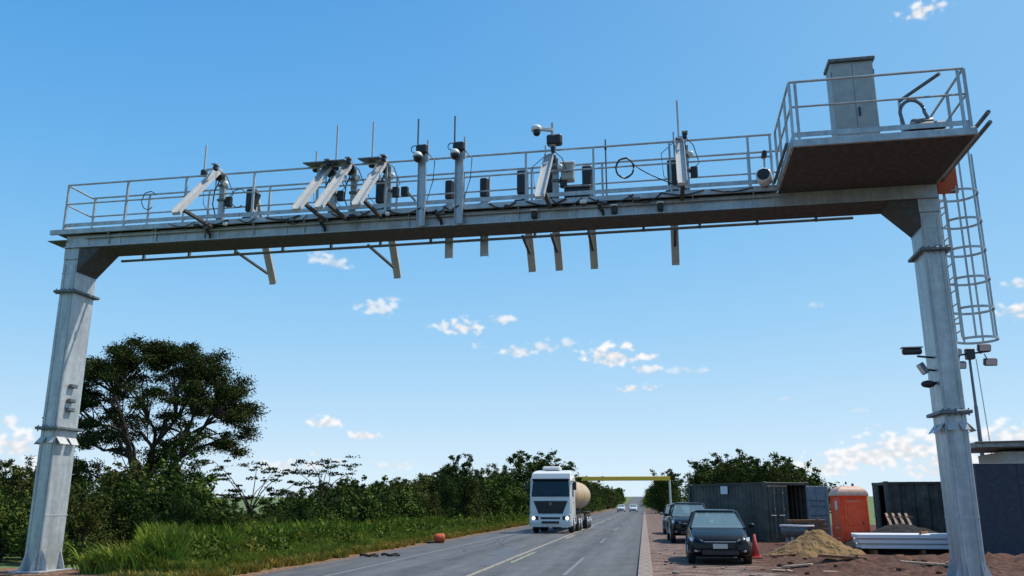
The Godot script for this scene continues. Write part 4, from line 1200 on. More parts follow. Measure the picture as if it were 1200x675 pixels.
	for e in [[0.0, 0.02, 0.0], [0.035, 0.0, 0.0], [0.07, -0.10, -0.12], [0.085, -0.3, -0.4]]:
		var ring := []
		for c in [[1, 1], [-1, 1], [-1, -1], [1, -1]]:
			for k in 4:
				var base := Vector3(c[0] * (wt + 0.03 + e[1]), yt + e[0], (rf + 0.03 + e[2]) if c[1] > 0 else (rr - 0.03 - e[2]))
				var a := deg_to_rad(([0.0, 90.0, 180.0, 270.0][[[1, 1], [-1, 1], [-1, -1], [1, -1]].find(c)]) + 30.0 * k)
				ring.append(base + Vector3(cos(a), 0, sin(a)) * 0.1 - Vector3(c[0], 0, c[1]) * 0.1)
		roof.append(ring)
	part("roof", shape(loft(roof), true), M[paint], o)
	# nose
	for s in [-1.0, 1.0]:
		part("headlight", shape(loft([[Vector3(s * W * 0.50, nose - 0.24, zf - 0.02), Vector3(s * W * 0.90, nose - 0.16, zf - 0.20), Vector3(s * W * 0.93, nose - 0.06, zf - 0.30), Vector3(s * W * 0.55, nose - 0.15, zf - 0.03)], [Vector3(s * W * 0.50, nose - 0.24, zf + 0.0), Vector3(s * W * 0.93, nose - 0.16, zf - 0.16), Vector3(s * W * 0.95, nose - 0.06, zf - 0.26), Vector3(s * W * 0.55, nose - 0.13, zf - 0.01)]])), M["lens"], o)
		part("fog_lamp", shape(box(Vector3(s * W * 0.72, clear + 0.17, zf - 0.03), Vector3(0.16, 0.05, 0.06), 0.01)), M["lens"], o)
		var mr := part("mirror", shape(ball(Vector3(s * (W + 0.11), belt + 0.06, bonnet_back - 0.3), Vector3(0.11, 0.075, 0.06)), true), M[paint], o)
		part("mirror_arm", shape(bar(Vector3(s * (W - 0.06), belt + 0.0, bonnet_back - 0.3), Vector3(s * (W + 0.05), belt + 0.04, bonnet_back - 0.3), 0.05, 0.04)), M["black plastic"], mr)
		part("door_seam", shape(box(Vector3(s * (W - 0.001), (belt + clear) * 0.5 + 0.05, -0.05), Vector3(0.008, belt - clear - 0.25, 0.014))), M["black plastic"], o)
		part("door_handle", shape(box(Vector3(s * (W - 0.01), belt - 0.14, -0.2), Vector3(0.03, 0.03, 0.16), 0.008)), M["chrome"], o)
		part("sill_trim", shape(box(Vector3(s * (W - 0.01), clear + 0.05, 0.0), Vector3(0.03, 0.08, L * 0.42), 0.01)), M["black plastic"], o)
	part("upper_grille", shape(box(Vector3(0, nose - 0.24, zf - 0.02), Vector3(W * 0.95, 0.07, 0.06), 0.015)), M["black plastic"], o)
	part("nose_trim", shape(box(Vector3(0, nose - 0.185, zf - 0.0), Vector3(W * 1.0, 0.022, 0.05), 0.008)), M["chrome"], o)
	part("lower_grille", shape(box(Vector3(0, clear + 0.13, zf - 0.01), Vector3(W * 1.15, 0.14, 0.06), 0.02)), M["black plastic"], o)
	part("number_plate", shape(box(Vector3(0, clear + 0.30, zf + 0.025), Vector3(0.4, 0.13, 0.012), 0.004)), M["alloy"], o)
	for s in [-1.0, 1.0]:
		part("tail_light", shape(box(Vector3(s * W * 0.76, belt - 0.14, -zf + 0.06), Vector3(0.22, 0.16, 0.12), 0.03)), M["red lens"], o)
		for z in [zf - 0.82, -zf + 0.78]:
			part("wheel_arch", shape(disc(Vector3(s * (W - 0.085), d.wheel + 0.0, z), Vector3.RIGHT, d.wheel + 0.06, 0.18, 24)), M["black plastic"], o)
			wheel(o, Vector3(s * (W - 0.1), d.wheel, z), d.wheel, 0.21)
	return o

func make_lorry() -> void:
	var o := thing("tanker_lorry", "white cab over lorry with beige tank trailer coming along the far lane", "lorry", Vector3(-5.5, 0, -52.0), -1.5)
	var wp: Material = M["truck white"]
	var W := 1.25
	# cab from its side outline (z, y); the windscreen leans back
	var cab := part("cab", shape(extruded([Vector2(0.0, 0.75), Vector2(0.04, 1.2), Vector2(0.0, 2.05), Vector2(-0.24, 3.1), Vector2(-0.5, 3.3), Vector2(-2.2, 3.35), Vector2(-2.25, 0.95), Vector2(-1.9, 0.75)], -W, W, 0.10)), wp, o)
	part("roof_fairing", shape(loft([[Vector3(-1.17, 3.12, -0.16), Vector3(1.17, 3.12, -0.16), Vector3(1.17, 3.2, -2.2), Vector3(-1.17, 3.2, -2.2)], [Vector3(-1.14, 3.45, -0.3), Vector3(1.14, 3.45, -0.3), Vector3(1.14, 3.55, -2.2), Vector3(-1.14, 3.55, -2.2)], [Vector3(-1.0, 3.6, -0.6), Vector3(1.0, 3.6, -0.6), Vector3(1.0, 3.7, -2.15), Vector3(-1.0, 3.7, -2.15)]])), wp, o)
	part("air_unit", shape(box(Vector3(-0.05, 3.78, -1.3), Vector3(1.1, 0.24, 0.9), 0.08)), wp, o)
	part("windscreen", shape(pane(Vector3(-1.14, 2.1, 0.015), Vector3(1.14, 2.1, 0.015), Vector3(1.06, 3.06, -0.20), Vector3(-1.06, 3.06, -0.20), 0.03)), M["glass"], cab)
	part("sun_visor", shape(box(Vector3(0, 3.1, -0.12), Vector3(2.2, 0.1, 0.22), 0.02)), M["black plastic"], cab)
	for s in [-1.0, 1.0]:
		part("wiper", shape(bar(Vector3(s * 0.1, 2.12, 0.05), Vector3(s * 0.7, 2.3, 0.015), 0.02, 0.02)), M["rubber"], cab)
		part("side_window", shape(pane(Vector3(s * 1.252, 2.1, -0.35), Vector3(s * 1.252, 2.1, -1.2), Vector3(s * 1.252, 2.9, -1.2), Vector3(s * 1.252, 2.9, -0.45), 0.02)), M["glass"], cab)
		var dr := part("door_frame", shape(joined([box(Vector3(s * 1.251, 1.9, -1.32), Vector3(0.012, 2.2, 0.02)), box(Vector3(s * 1.251, 0.85, -0.8), Vector3(0.012, 0.02, 1.0))])), M["rubber"], cab)
		part("door_handle", shape(box(Vector3(s * 1.265, 1.75, -1.2), Vector3(0.03, 0.05, 0.18), 0.01)), M["black plastic"], dr)
		var mr := part("mirror", shape(box(Vector3(s * 1.45, 2.72, -0.05), Vector3(0.2, 0.5, 0.12), 0.04)), M["black plastic"], o)
		part("mirror_arm", shape(bar(Vector3(s * 1.2, 3.0, -0.3), Vector3(s * 1.42, 2.95, -0.06), 0.04, 0.04)), M["black plastic"], mr)
	# grille: wide at the top, narrow below
	var gr := part("grille", shape(loft([[Vector3(-1.02, 1.85, 0.03), Vector3(1.02, 1.85, 0.03), Vector3(0.72, 1.12, 0.05), Vector3(-0.72, 1.12, 0.05)], [Vector3(-1.0, 1.83, 0.075), Vector3(1.0, 1.83, 0.075), Vector3(0.7, 1.14, 0.095), Vector3(-0.7, 1.14, 0.095)]])), M["black plastic"], o)
	for k in 4:
		part("grille_bar", shape(box(Vector3(0, 1.25 + k * 0.15, 0.1 - k * 0.006), Vector3(1.4 + k * 0.14, 0.025, 0.02))), M["rubber"], gr)
	part("emblem", shape(disc(Vector3(0, 1.68, 0.1), Vector3.BACK, 0.1, 0.02, 20)), M["dark zinc"], gr)
	var bp := part("bumper", shape(extruded([Vector2(0.12, 0.36), Vector2(0.17, 0.62), Vector2(0.12, 1.08), Vector2(-0.3, 1.1), Vector2(-0.75, 1.05), Vector2(-0.6, 0.36)], -1.26, 1.26, 0.09)), wp, o)
	part("intake", shape(box(Vector3(0, 0.86, 0.145), Vector3(1.15, 0.12, 0.05), 0.01)), M["black plastic"], bp)
	part("intake", shape(box(Vector3(0, 0.62, 0.165), Vector3(1.05, 0.14, 0.05), 0.01)), M["black plastic"], bp)
	part("number_plate", shape(box(Vector3(0, 0.48, 0.16), Vector3(0.42, 0.13, 0.02))), M["alloy"], bp)
	for s in [-1.0, 1.0]:
		part("light_recess", shape(box(Vector3(s * 0.92, 0.86, 0.13), Vector3(0.42, 0.24, 0.06), 0.02)), M["black plastic"], bp)
		part("headlight", shape(disc(Vector3(s * 1.0, 0.86, 0.165), Vector3.BACK, 0.105, 0.03, 20), true), M["headlamp glow"], bp)
		var sp := SpotLight3D.new()
		sp.name = "headlight_beam"
		o.add_child(sp, true)
		sp.position = Vector3(s * 1.0, 0.86, 0.2)
		sp.rotation_degrees = Vector3(-3, 180, 0)
		sp.light_energy = 0.6
		sp.light_color = Color(1.0, 0.95, 0.85)
		sp.spot_range = 60.0
		sp.spot_attenuation = 2.0
		sp.spot_angle = 22.0
		sp.light_size = 0.1
		sp.shadow_enabled = true
		part("step", shape(box(Vector3(s * 1.18, 0.62, -1.1), Vector3(0.12, 0.4, 0.5), 0.02)), M["black plastic"], o)
		part("fender", shape(box(Vector3(s * 1.12, 1.0, -1.5), Vector3(0.26, 0.1, 1.1), 0.03)), M["truck white"], o)
		part("fuel_tank", shape(extruded([Vector2(-2.6, 0.45), Vector2(-2.6, 0.95), Vector2(-3.4, 0.95), Vector2(-3.4, 0.45)], s * 0.75 if s > 0 else -1.2, 1.2 if s > 0 else -0.75, 0.05)), M["alloy"], o)
	part("chassis", shape(box(Vector3(0, 0.85, -4.1), Vector3(0.9, 0.25, 6.0), 0.02)), M["black plastic"], o)
	# tank: an oval barrel with end domes
	var rings := []
	for e in [[-3.1, 0.5], [-3.2, 0.85], [-3.4, 0.98], [-3.6, 1.0], [-8.4, 1.0], [-8.45, 1.0], [-13.2, 1.0], [-13.4, 0.98], [-13.6, 0.85], [-13.7, 0.5]]:
		var ring := []
		for k in 36: ring.append(Vector3(cos(TAU * k / 36.0) * 1.24 * e[1], 2.27 + sin(TAU * k / 36.0) * 1.0 * e[1], e[0]))
		rings.append(ring)
	var tk := part("tank", shape(loft(rings), true), M["tank beige"], o)
	for z in [-3.7, -8.4, -13.1]:
		var band := []
		for zz in [z - 0.05, z + 0.05]:
			var ring := []
			for k in 36: ring.append(Vector3(cos(TAU * k / 36.0) * 1.26, 2.27 + sin(TAU * k / 36.0) * 1.02, zz))
			band.append(ring)
		part("tank_band", shape(loft(band), true), M["tank beige"], tk)
	part("catwalk", shape(box(Vector3(0, 3.32, -8.4), Vector3(0.5, 0.05, 8.8))), M["alloy"], tk)
	for z in [-5.0, -8.0, -11.5]:
		part("manhole", shape(disc(Vector3(0, 3.4, z), Vector3.UP, 0.28, 0.16, 16, 0.02), true), M["alloy"], tk)
	part("trailer_frame", shape(box(Vector3(0, 1.12, -8.6), Vector3(1.0, 0.3, 9.8), 0.02)), M["black plastic"], o)
	for s in [-1.0, 1.0]:
		part("side_guard", shape(box(Vector3(s * 1.15, 0.8, -7.4), Vector3(0.05, 0.4, 2.2), 0.01)), M["dark zinc"], o)
		part("mudguard", shape(box(Vector3(s * 1.05, 1.14, -11.6), Vector3(0.4, 0.05, 3.6), 0.01)), M["black plastic"], o)
		for z in [-1.45, -4.4, -5.75, -10.3, -11.6, -12.9]:
			var big: float = 0.52
			var t := part("wheel", shape(disc(Vector3(s * (1.25 - 0.17), big, z), Vector3.RIGHT, big, 0.32, 28, 0.05), true), M["rubber"], o)
			part("rim", shape(disc(Vector3(s * 1.25, big, z), Vector3.RIGHT, 0.3, 0.03, 20, 0.01), true), M["alloy"], t)
			part("hub", shape(disc(Vector3(s * 1.27, big, z), Vector3.RIGHT, 0.12, 0.06, 14, 0.02), true), M["truck white"], t)

func make_vehicles() -> void:
	make_lorry()
	make_car("parked_hatchback", "black hatchback parked nearest, on the shoulder beside the kerb", Vector3(2.1, 0.02, -27.4), -1.5, "car black", {"length": 4.1, "width": 1.74, "height": 1.47, "belt": 0.97, "nose": 0.80, "cowl": 1.05, "roof_front": 0.25, "roof_rear": -1.35, "glass_tail": -1.85, "wheel": 0.31, "clear": 0.20}, "vehicles parked on the shoulder")
	make_car("parked_pickup", "black pickup parked behind the nearest hatchback", Vector3(1.98, 0.02, -41.2), 1.0, "car black", {"length": 4.9, "width": 1.84, "height": 1.70, "belt": 1.12, "nose": 1.02, "cowl": 1.1, "roof_front": 0.45, "roof_rear": -1.3, "glass_tail": -1.6, "wheel": 0.38, "clear": 0.32, "category": "pickup"}, "vehicles parked on the shoulder")
	make_car("parked_wagon", "silver grey car farthest back in the parked row, mostly hidden", Vector3(1.95, 0.02, -52.0), 0.0, "car silver", {"length": 4.5, "width": 1.8, "height": 1.62, "belt": 1.05, "nose": 0.95, "cowl": 1.0, "roof_front": 0.3, "roof_rear": -1.7, "glass_tail": -2.05, "wheel": 0.34, "clear": 0.24}, "vehicles parked on the shoulder")
	make_car("distant_car", "far off white car in the middle of the road end", Vector3(-2.4, 0.0, -196.0), 0.0, "car white", {"length": 4.4, "width": 1.8, "height": 1.7, "belt": 1.05, "nose": 0.95, "cowl": 1.0, "roof_front": 0.3, "roof_rear": -1.7, "glass_tail": -2.05, "wheel": 0.34, "clear": 0.24}, "far off white vehicles")
	make_car("distant_car", "far off white car on the opposite lane at the road end", Vector3(-5.3, 0.0, -205.0), 0.0, "car white", {"length": 4.4, "width": 1.8, "height": 1.6, "belt": 1.05, "nose": 0.95, "cowl": 1.0, "roof_front": 0.3, "roof_rear": -1.7, "glass_tail": -2.05, "wheel": 0.34, "clear": 0.24}, "far off white vehicles")

# ---------------------------------------------------------------- building site
func corrugated(x0: float, x1: float, y0: float, y1: float, z: float, depth: float, pitch: float) -> ArrayMesh:
	# pressed sheet in the x-y plane, ridges upright, 2 cm thick overall
	var st := SurfaceTool.new()
	st.begin(Mesh.PRIMITIVE_TRIANGLES)
	st.set_smooth_group(-1)
	var n := int((x1 - x0) / pitch)
	var pts := [Vector2(x0, z)]
	var p := (x1 - x0) / n
	for i in n:
		var x := x0 + i * p
		pts.append_array([Vector2(x + p * 0.25, z), Vector2(x + p * 0.42, z + depth), Vector2(x + p * 0.75, z + depth), Vector2(x + p * 0.92, z)])
	pts.append(Vector2(x1, z))
	for i in pts.size() - 1:
		var a: Vector2 = pts[i]
		var b: Vector2 = pts[i + 1]
		for off in [0.0, -0.006]:
			for q in [Vector3(a.x, y0, a.y + off), Vector3(a.x, y1, a.y + off), Vector3(b.x, y1, b.y + off), Vector3(a.x, y0, a.y + off), Vector3(b.x, y1, b.y + off), Vector3(b.x, y0, b.y + off)]: st.add_vertex(q)
	st.generate_normals()
	return st.commit()

func make_container(label: String, at: Vector3, turn: float, length: float, height: float, paint: String, side: String, open_leaves: Array, pitch := 0.28, press := 0.035) -> Node3D:
	# near long side at z = 0, length along +x, width 2.44 back to z = -2.44; doors at x = 0
	var o := thing("shipping_container", label, "container", at, turn, "containers on the site")
	var D := 2.44
	part("side_wall", corrugated(0.16, length - 0.16, 0.16, height - 0.12, -0.04 - press, press, pitch), M[side], o)
	var bk := part("side_wall", corrugated(0.16, length - 0.16, 0.16, height - 0.12, -D + 0.03, 0.045, 0.28), M[side], o)
	bk.name = "back_wall"
	part("roof", shape(box(Vector3(length * 0.5, height - 0.06, -D * 0.5), Vector3(length - 0.02, 0.05, D - 0.02), 0.01)), M[paint], o)
	part("floor", shape(box(Vector3(length * 0.5, 0.15, -D * 0.5), Vector3(length - 0.1, 0.06, D - 0.1))), M["timber"], o)
	part("end_wall", shape(box(Vector3(length - 0.06, height * 0.5, -D * 0.5), Vector3(0.05, height - 0.3, D - 0.2))), M[side], o)
	for x in [0.08, length - 0.08]:
		for z in [-0.08, -D + 0.08]:
			var ps := part("corner_post", shape(box(Vector3(x, height * 0.5, z), Vector3(0.16, height, 0.16), 0.015)), M[paint], o)
			for y in [0.06, height - 0.06]:
				part("corner_casting", shape(box(Vector3(x, y, z), Vector3(0.175, 0.124, 0.175), 0.01)), M[paint], ps)
	for z in [-0.05, -D + 0.05]:
		part("top_rail", shape(box(Vector3(length * 0.5, height - 0.07, z), Vector3(length - 0.32, 0.10, 0.08), 0.01)), M[paint], o)
		part("bottom_rail", shape(box(Vector3(length * 0.5, 0.1, z), Vector3(length - 0.32, 0.16, 0.08), 0.01)), M[paint], o)
	part("door_header", shape(box(Vector3(0.06, height - 0.08, -D * 0.5), Vector3(0.1, 0.12, D - 0.33), 0.01)), M[paint], o)
	part("door_sill", shape(box(Vector3(0.06, 0.1, -D * 0.5), Vector3(0.1, 0.14, D - 0.33), 0.01)), M[paint], o)
	for k in 2:
		# hinge line at z, leaf 1.08 wide; angle opens outwards
		var hz := -0.17 if k == 0 else -D + 0.17
		var dirz := -1.0 if k == 0 else 1.0
		var ang: float = open_leaves[k]
		if ang < 0.0: continue
		var lf := Node3D.new()
		lf.name = "door"
		o.add_child(lf, true)
		lf.position = Vector3(0.03, 0, hz)
		lf.rotation_degrees.y = ang * (1.0 if k == 0 else -1.0)
		var pm: Material = M["grey door paint"] if ang > 60.0 else M[paint]
		part("leaf", shape(box(Vector3(0.0, height * 0.5, dirz * 0.525), Vector3(0.05, height - 0.34, 1.04), 0.008)), pm, lf)
		for z in [0.08, 0.525, 0.97]:
			part("leaf_frame", shape(box(Vector3(-0.035, height * 0.5, dirz * z), Vector3(0.03, height - 0.36, 0.09), 0.006)), pm, lf)
			part("leaf_frame", shape(box(Vector3(0.035, height * 0.5, dirz * z), Vector3(0.03, height - 0.36, 0.09), 0.006)), pm, lf)
		for y in [0.85, 1.15, 1.55, 1.8]:
			part("leaf_rib", shape(box(Vector3(0.036, y, dirz * 0.525), Vector3(0.03, 0.05, 0.78))), M["dark zinc"], lf)
		for z in [0.3, 0.75]:
			part("locking_bar", shape(tube(Vector3(-0.07, 0.2, dirz * z), Vector3(-0.07, height - 0.2, dirz * z), 0.018, 8)), M["dark zinc"], lf)
			part("bar_handle", shape(box(Vector3(-0.09, 1.15, dirz * (z - 0.1)), Vector3(0.03, 0.04, 0.3), 0.008)), M["dark zinc"], lf)
			for y in [0.5, 1.4, 2.1]:
				part("bar_clamp", shape(box(Vector3(-0.06, y, dirz * z), Vector3(0.05, 0.06, 0.08), 0.008)), M["dark zinc"], lf)
	return o

func plank(label: String, at: Vector3, turn: float, size: Vector3, tilt: float, m: String, called := "plank") -> void:
	if at.y < 0.0: at.y = lot(at.x, at.z) + 0.01
	var o := thing(called, label, "plank" if called == "plank" else "board", at, turn)
	part("board", shape(box(Vector3(0, size.y * 0.5, 0), size, 0.006, Basis(Vector3.BACK, tilt))), M[m], o)
	part("batten", shape(box(Vector3(size.x * 0.3, size.y * 1.1, 0), Vector3(0.06, size.y * 0.8, size.z * 0.9), 0.004, Basis(Vector3.BACK, tilt))), M[m], o)

func heap(h: float, rx: float, rz: float, seed_: int, lump: float, sharp := 1.25) -> ArrayMesh:
	var n1 := noise(seed_, 0.9, 4)
	return patch_of_ground(-rx, rx, -rz, rz, 56, 56, func(x: float, z: float) -> float:
		var d := sqrt(pow(x / rx, 2.0) + pow(z / rz, 2.0)) + n1.get_noise_2d(x * 0.8, z * 0.8) * 0.14
		var k := clampf(1.0 - d, 0.0, 1.0)
		return -0.05 + h * (pow(k, sharp) * 1.02 if k < 0.85 else pow(0.85, sharp) * 1.02 + (k - 0.85) * 0.45) + n1.get_noise_2d(x * 3.0, z * 3.0) * lump * smoothstep(0.0, 0.3, k))

func make_site() -> void:
	var c1 := make_container("long dark green container with one grey door swung open, behind the parked cars", Vector3(5.25, 0.02, -39.9), 120.0, 6.06, 2.6, "container paint", "container paint", [2.0, 165.0])
	# its near side must face the road: build runs back from the doors
	c1.rotation_degrees.y = 0
	c1.transform = Transform3D(Basis(Vector3(-0.5, 0, -0.866), Vector3.UP, Vector3(-0.866, 0, 0.5)), Vector3(5.25, 0.02, -39.9))
	part("notice", shape(box(Vector3(3.0, 2.28, 0.0), Vector3(0.55, 0.36, 0.012))), M["white sheet"], c1)
	make_container("ribbed green container behind the white sheet stack with dark doorway", Vector3(9.45, 0.02, -36.6), -3.0, 6.06, 2.52, "container paint", "container paint", [-1.0, 2.0], 0.5, 0.075)
	# navy steel box and the flat roofed hut behind it
	var nv := thing("navy_site_box", "plain navy blue steel wall of a site box beside the near column", "site box", Vector3(10.35, 0.02, -29.4), -4.0)
	for k in 5:
		part("panel", shape(box(Vector3(0.6 + k * 1.2, 1.42, 0.0), Vector3(1.194, 2.84, 0.05), 0.004)), M["navy panel"], nv)
	part("end_panel", shape(box(Vector3(0.03, 1.42, -1.22), Vector3(0.05, 2.84, 2.38), 0.004)), M["navy panel"], nv)
	part("roof", shape(box(Vector3(3.0, 2.86, -1.2), Vector3(6.02, 0.04, 2.46), 0.006)), M["navy panel"], nv)
	part("far_end_panel", shape(box(Vector3(5.97, 1.42, -1.22), Vector3(0.05, 2.84, 2.38), 0.004)), M["navy panel"], nv)
	part("back_panel", shape(box(Vector3(3.0, 1.42, -2.43), Vector3(6.0, 2.84, 0.05), 0.004)), M["navy panel"], nv)
	for p in [[0.5, 2.2], [0.9, 1.5], [0.55, 0.9], [1.3, 2.3]]:
		part("bolt_head", shape(disc(Vector3(p[0], p[1], 0.03), Vector3.BACK, 0.02, 0.015, 8)), M["dark zinc"], nv)
	part("hinge_pipe", shape(tube(Vector3(-0.06, 0.1, 0.02), Vector3(-0.06, 2.2, 0.02), 0.03)), M["dark zinc"], nv)
	var hut := thing("flat_roofed_hut", "pale hut with flat concrete roof slab behind the navy box", "hut", Vector3(12.6, 0.02, -34.0), -4.0)
	part("wall", shape(box(Vector3(3.0, 1.75, -1.5), Vector3(5.2, 3.5, 3.0), 0.01)), M["pale render"], hut)
	part("roof_slab", shape(box(Vector3(2.6, 3.75, -1.3), Vector3(6.6, 0.2, 4.2), 0.02, Basis(Vector3.BACK, 0.012))), M["concrete"], hut)
	part("roof_edge", shape(box(Vector3(2.6, 3.83, 0.84), Vector3(6.62, 0.06, 0.06), 0.01, Basis(Vector3.BACK, 0.012))), M["kerb concrete"], hut)
	part("window", shape(box(Vector3(2.6, 2.2, 0.005), Vector3(1.0, 0.9, 0.05), 0.01)), M["glass"], hut)
	# floodlight mast
	var ms := thing("floodlight_mast", "dark slender mast with four floodlights behind the near column", "floodlight mast", Vector3(13.75, 0.02, -38.0))
	part("pole", shape(tube(Vector3(0, 0, 0), Vector3(0, 5.6, 0), 0.10, 10, 0.075)), M["dark zinc"], ms)
	part("pole_top", shape(tube(Vector3(0, 5.55, 0), Vector3(0, 7.75, 0), 0.06, 10, 0.05)), M["dark zinc"], ms)
	part("head_box", shape(box(Vector3(0, 7.75, 0.1), Vector3(0.34, 0.45, 0.3), 0.03)), M["black plastic"], ms)
	part("cross_arm", shape(bar(Vector3(-0.8, 7.68, 0.06), Vector3(0.8, 7.86, 0.06), 0.07, 0.07)), M["black plastic"], ms)
	for f in [[-0.62, 7.82, 0.0], [-0.5, 7.28, 0.0], [0.55, 7.98, 0.0], [0.72, 7.38, 0.0]]:
		var fl := part("floodlight", shape(box(Vector3(f[0], f[1], 0.2), Vector3(0.5, 0.3, 0.22), 0.03, Basis(Vector3.RIGHT, 0.35))), M["black plastic"], ms)
		part("glass", shape(box(Vector3(f[0], f[1] - 0.03, 0.315), Vector3(0.42, 0.22, 0.012), 0, Basis(Vector3.RIGHT, 0.35))), M["lens"], fl)
		part("yoke", shape(bar(Vector3(f[0], f[1], 0.1), Vector3(f[0] * 0.8, 7.75, 0.06), 0.04, 0.04)), M["black plastic"], fl)
	var links := PackedVector3Array()
	for k in 60: links.append_array(box(Vector3(0.22 + 0.002 * k, 7.5 - k * 0.07, 0.1), Vector3(0.03, 0.055, 0.03), 0, Basis(Vector3.UP, k * 1.57)))
	part("chain", shape(links), M["dark zinc"], ms)
	# portable toilet
	var tl := thing("portable_toilet", "orange portable toilet with pale rounded roof beside the sand heap", "portable toilet", Vector3(7.38, 0.03, -33.6), 6.0)
	tl.scale = Vector3(0.88, 0.98, 0.88)
	part("body", shape(loft([[Vector3(-0.56, 0.1, 0.56), Vector3(0.56, 0.1, 0.56), Vector3(0.56, 0.1, -0.56), Vector3(-0.56, 0.1, -0.56)], [Vector3(-0.53, 1.95, 0.53), Vector3(0.53, 1.95, 0.53), Vector3(0.53, 1.95, -0.53), Vector3(-0.53, 1.95, -0.53)]])), M["toilet orange"], tl)
	part("base", shape(box(Vector3(0, 0.06, 0), Vector3(1.2, 0.12, 1.2), 0.02)), M["black plastic"], tl)
	for x in [-0.54, 0.54]:
		for z in [-0.54, 0.54]:
			part("corner_trim", shape(tube(Vector3(x * 1.03, 0.12, z * 1.03), Vector3(x * 0.985, 1.96, z * 0.985), 0.045, 8)), M["toilet orange"], tl)
	var dd := part("door", shape(box(Vector3(0, 1.0, 0.56), Vector3(0.8, 1.72, 0.04), 0.015, Basis(Vector3.RIGHT, -0.016))), M["toilet orange"], tl)
	part("door_panel", shape(box(Vector3(0, 1.3, 0.577), Vector3(0.56, 0.8, 0.03), 0.012, Basis(Vector3.RIGHT, -0.016))), M["toilet orange"], dd)
	part("latch", shape(box(Vector3(0.32, 1.0, 0.595), Vector3(0.05, 0.12, 0.03), 0.008)), M["black plastic"], dd)
	part("door_rib", shape(box(Vector3(0, 1.76, 0.578), Vector3(0.5, 0.03, 0.02), 0.005)), M["toilet roof"], dd)
	for y in [0.45, 0.8]:
		part("side_vent", shape(box(Vector3(-0.555, y, 0.1), Vector3(0.03, 0.06, 0.4), 0.008)), M["toilet roof"], tl)
	part("side_sign", shape(box(Vector3(-0.545, 1.62, 0.1), Vector3(0.03, 0.32, 0.24), 0.006)), M["white sheet"], tl)
	var rr := []
	for i in 9:
		var a := PI * 0.5 * i / 8.0
		var s := 0.6 * pow(maxf(cos(a), 0.0), 0.62) + 0.02
		rr.append([Vector3(-s, 1.95 + sin(a) * 0.37, s), Vector3(s, 1.95 + sin(a) * 0.37, s), Vector3(s, 1.95 + sin(a) * 0.37, -s), Vector3(-s, 1.95 + sin(a) * 0.37, -s)])
	part("roof", shape(loft(rr)), M["toilet roof"], tl)
	part("roof_rib", shape(box(Vector3(0, 1.96, 0.0), Vector3(1.24, 0.06, 1.24), 0.02)), M["toilet orange"], tl)
	part("vent_pipe", shape(tube(Vector3(0.36, 0.3, -0.40), Vector3(0.36, 2.42, -0.40), 0.05)), M["black plastic"], tl)
	# heaps
	tag(part("sand_heap", heap(0.95, 1.75, 1.5, 71, 0.13), M["sand"], null, Vector3(5.5, 0.03, -30.0)), "heap of yellow brown building sand in front of the orange toilet", "sand heap")
	tag(part("gravel_heap", heap(1.05, 2.6, 1.75, 72, 0.05, 0.75), M["dark gravel"], null, Vector3(8.95, 0.03, -32.9)), "low black gravel heap behind the white sheet stack", "gravel heap")
	# white insulated sheets in a stack, each its own sheet
	for k in 3:
		var sh := thing("insulated_sheet", "white insulated roofing sheet, %s of the stack on the ground" % ["lowest", "middle", "topmost"][k], "roofing sheet", Vector3(9.05, 0.22 + k * 0.165, -31.4 + k * 0.06), -2.0 + k * 0.7, "white sheets in a stack")
		part("core", shape(box(Vector3(k * -0.07, 0.07, 0), Vector3(3.9, 0.12, 1.0), 0.01)), M["white sheet"], sh)
		for z in [-0.45, -0.15, 0.15, 0.45]:
			part("rib", shape(loft([[Vector3(-1.95 - k * 0.07, 0.129, z - 0.05), Vector3(-1.95 - k * 0.07, 0.129, z + 0.05), Vector3(-1.95 - k * 0.07, 0.158, z + 0.02), Vector3(-1.95 - k * 0.07, 0.158, z - 0.02)], [Vector3(1.95 - k * 0.07, 0.129, z - 0.05), Vector3(1.95 - k * 0.07, 0.129, z + 0.05), Vector3(1.95 - k * 0.07, 0.158, z + 0.02), Vector3(1.95 - k * 0.07, 0.158, z - 0.02)]])), M["white sheet"], sh)
	for x in [7.5, 9.0, 10.5]:
		plank("timber bearer under the white sheet stack, %s one" % ["near end", "middle", "far end"][int((x - 7.4) / 1.5)], Vector3(x, 0.03, -31.4), 90, Vector3(1.1, 0.16, 0.1), 0, "timber")
	plank("short dark pole lying across the top of the white sheets", Vector3(9.15, 0.71, -31.2), 60, Vector3(0.9, 0.07, 0.07), 0.0, "timber")
	# round tank on a low frame by the container doors
	var rt := thing("round_trough", "round grey metal trough on legs beside the container doors", "trough", Vector3(5.55, 0.03, -34.0))
	part("tub", shape(loft([0, 1, 2].map(func(i): return range(28).map(func(k): return Vector3(cos(TAU * k / 28.0) * [0.46, 0.56, 0.58][i], [0.45, 0.62, 0.84][i], sin(TAU * k / 28.0) * [0.46, 0.56, 0.58][i]))), true), true), M["dark zinc"], rt)
	var rim := []
	for k in 29: rim.append(Vector3(cos(TAU * k / 28.0) * 0.59, 0.85, sin(TAU * k / 28.0) * 0.59))
	part("rim", shape(pipe(rim, 0.04)), M["bright zinc"], rt)
	for k in 4:
		var a := TAU * k / 4.0 + 0.6
		part("leg", shape(bar(Vector3(cos(a) * 0.42, 0, sin(a) * 0.42), Vector3(cos(a) * 0.42, 0.6, sin(a) * 0.42), 0.09, 0.09)), M["galvanised steel"], rt)
	part("cross_brace", shape(bar(Vector3(-0.4, 0.3, 0.1), Vector3(0.4, 0.3, 0.1), 0.06, 0.06)), M["galvanised steel"], rt)
	# lumber by the door, each board a thing
	rng.seed = 12
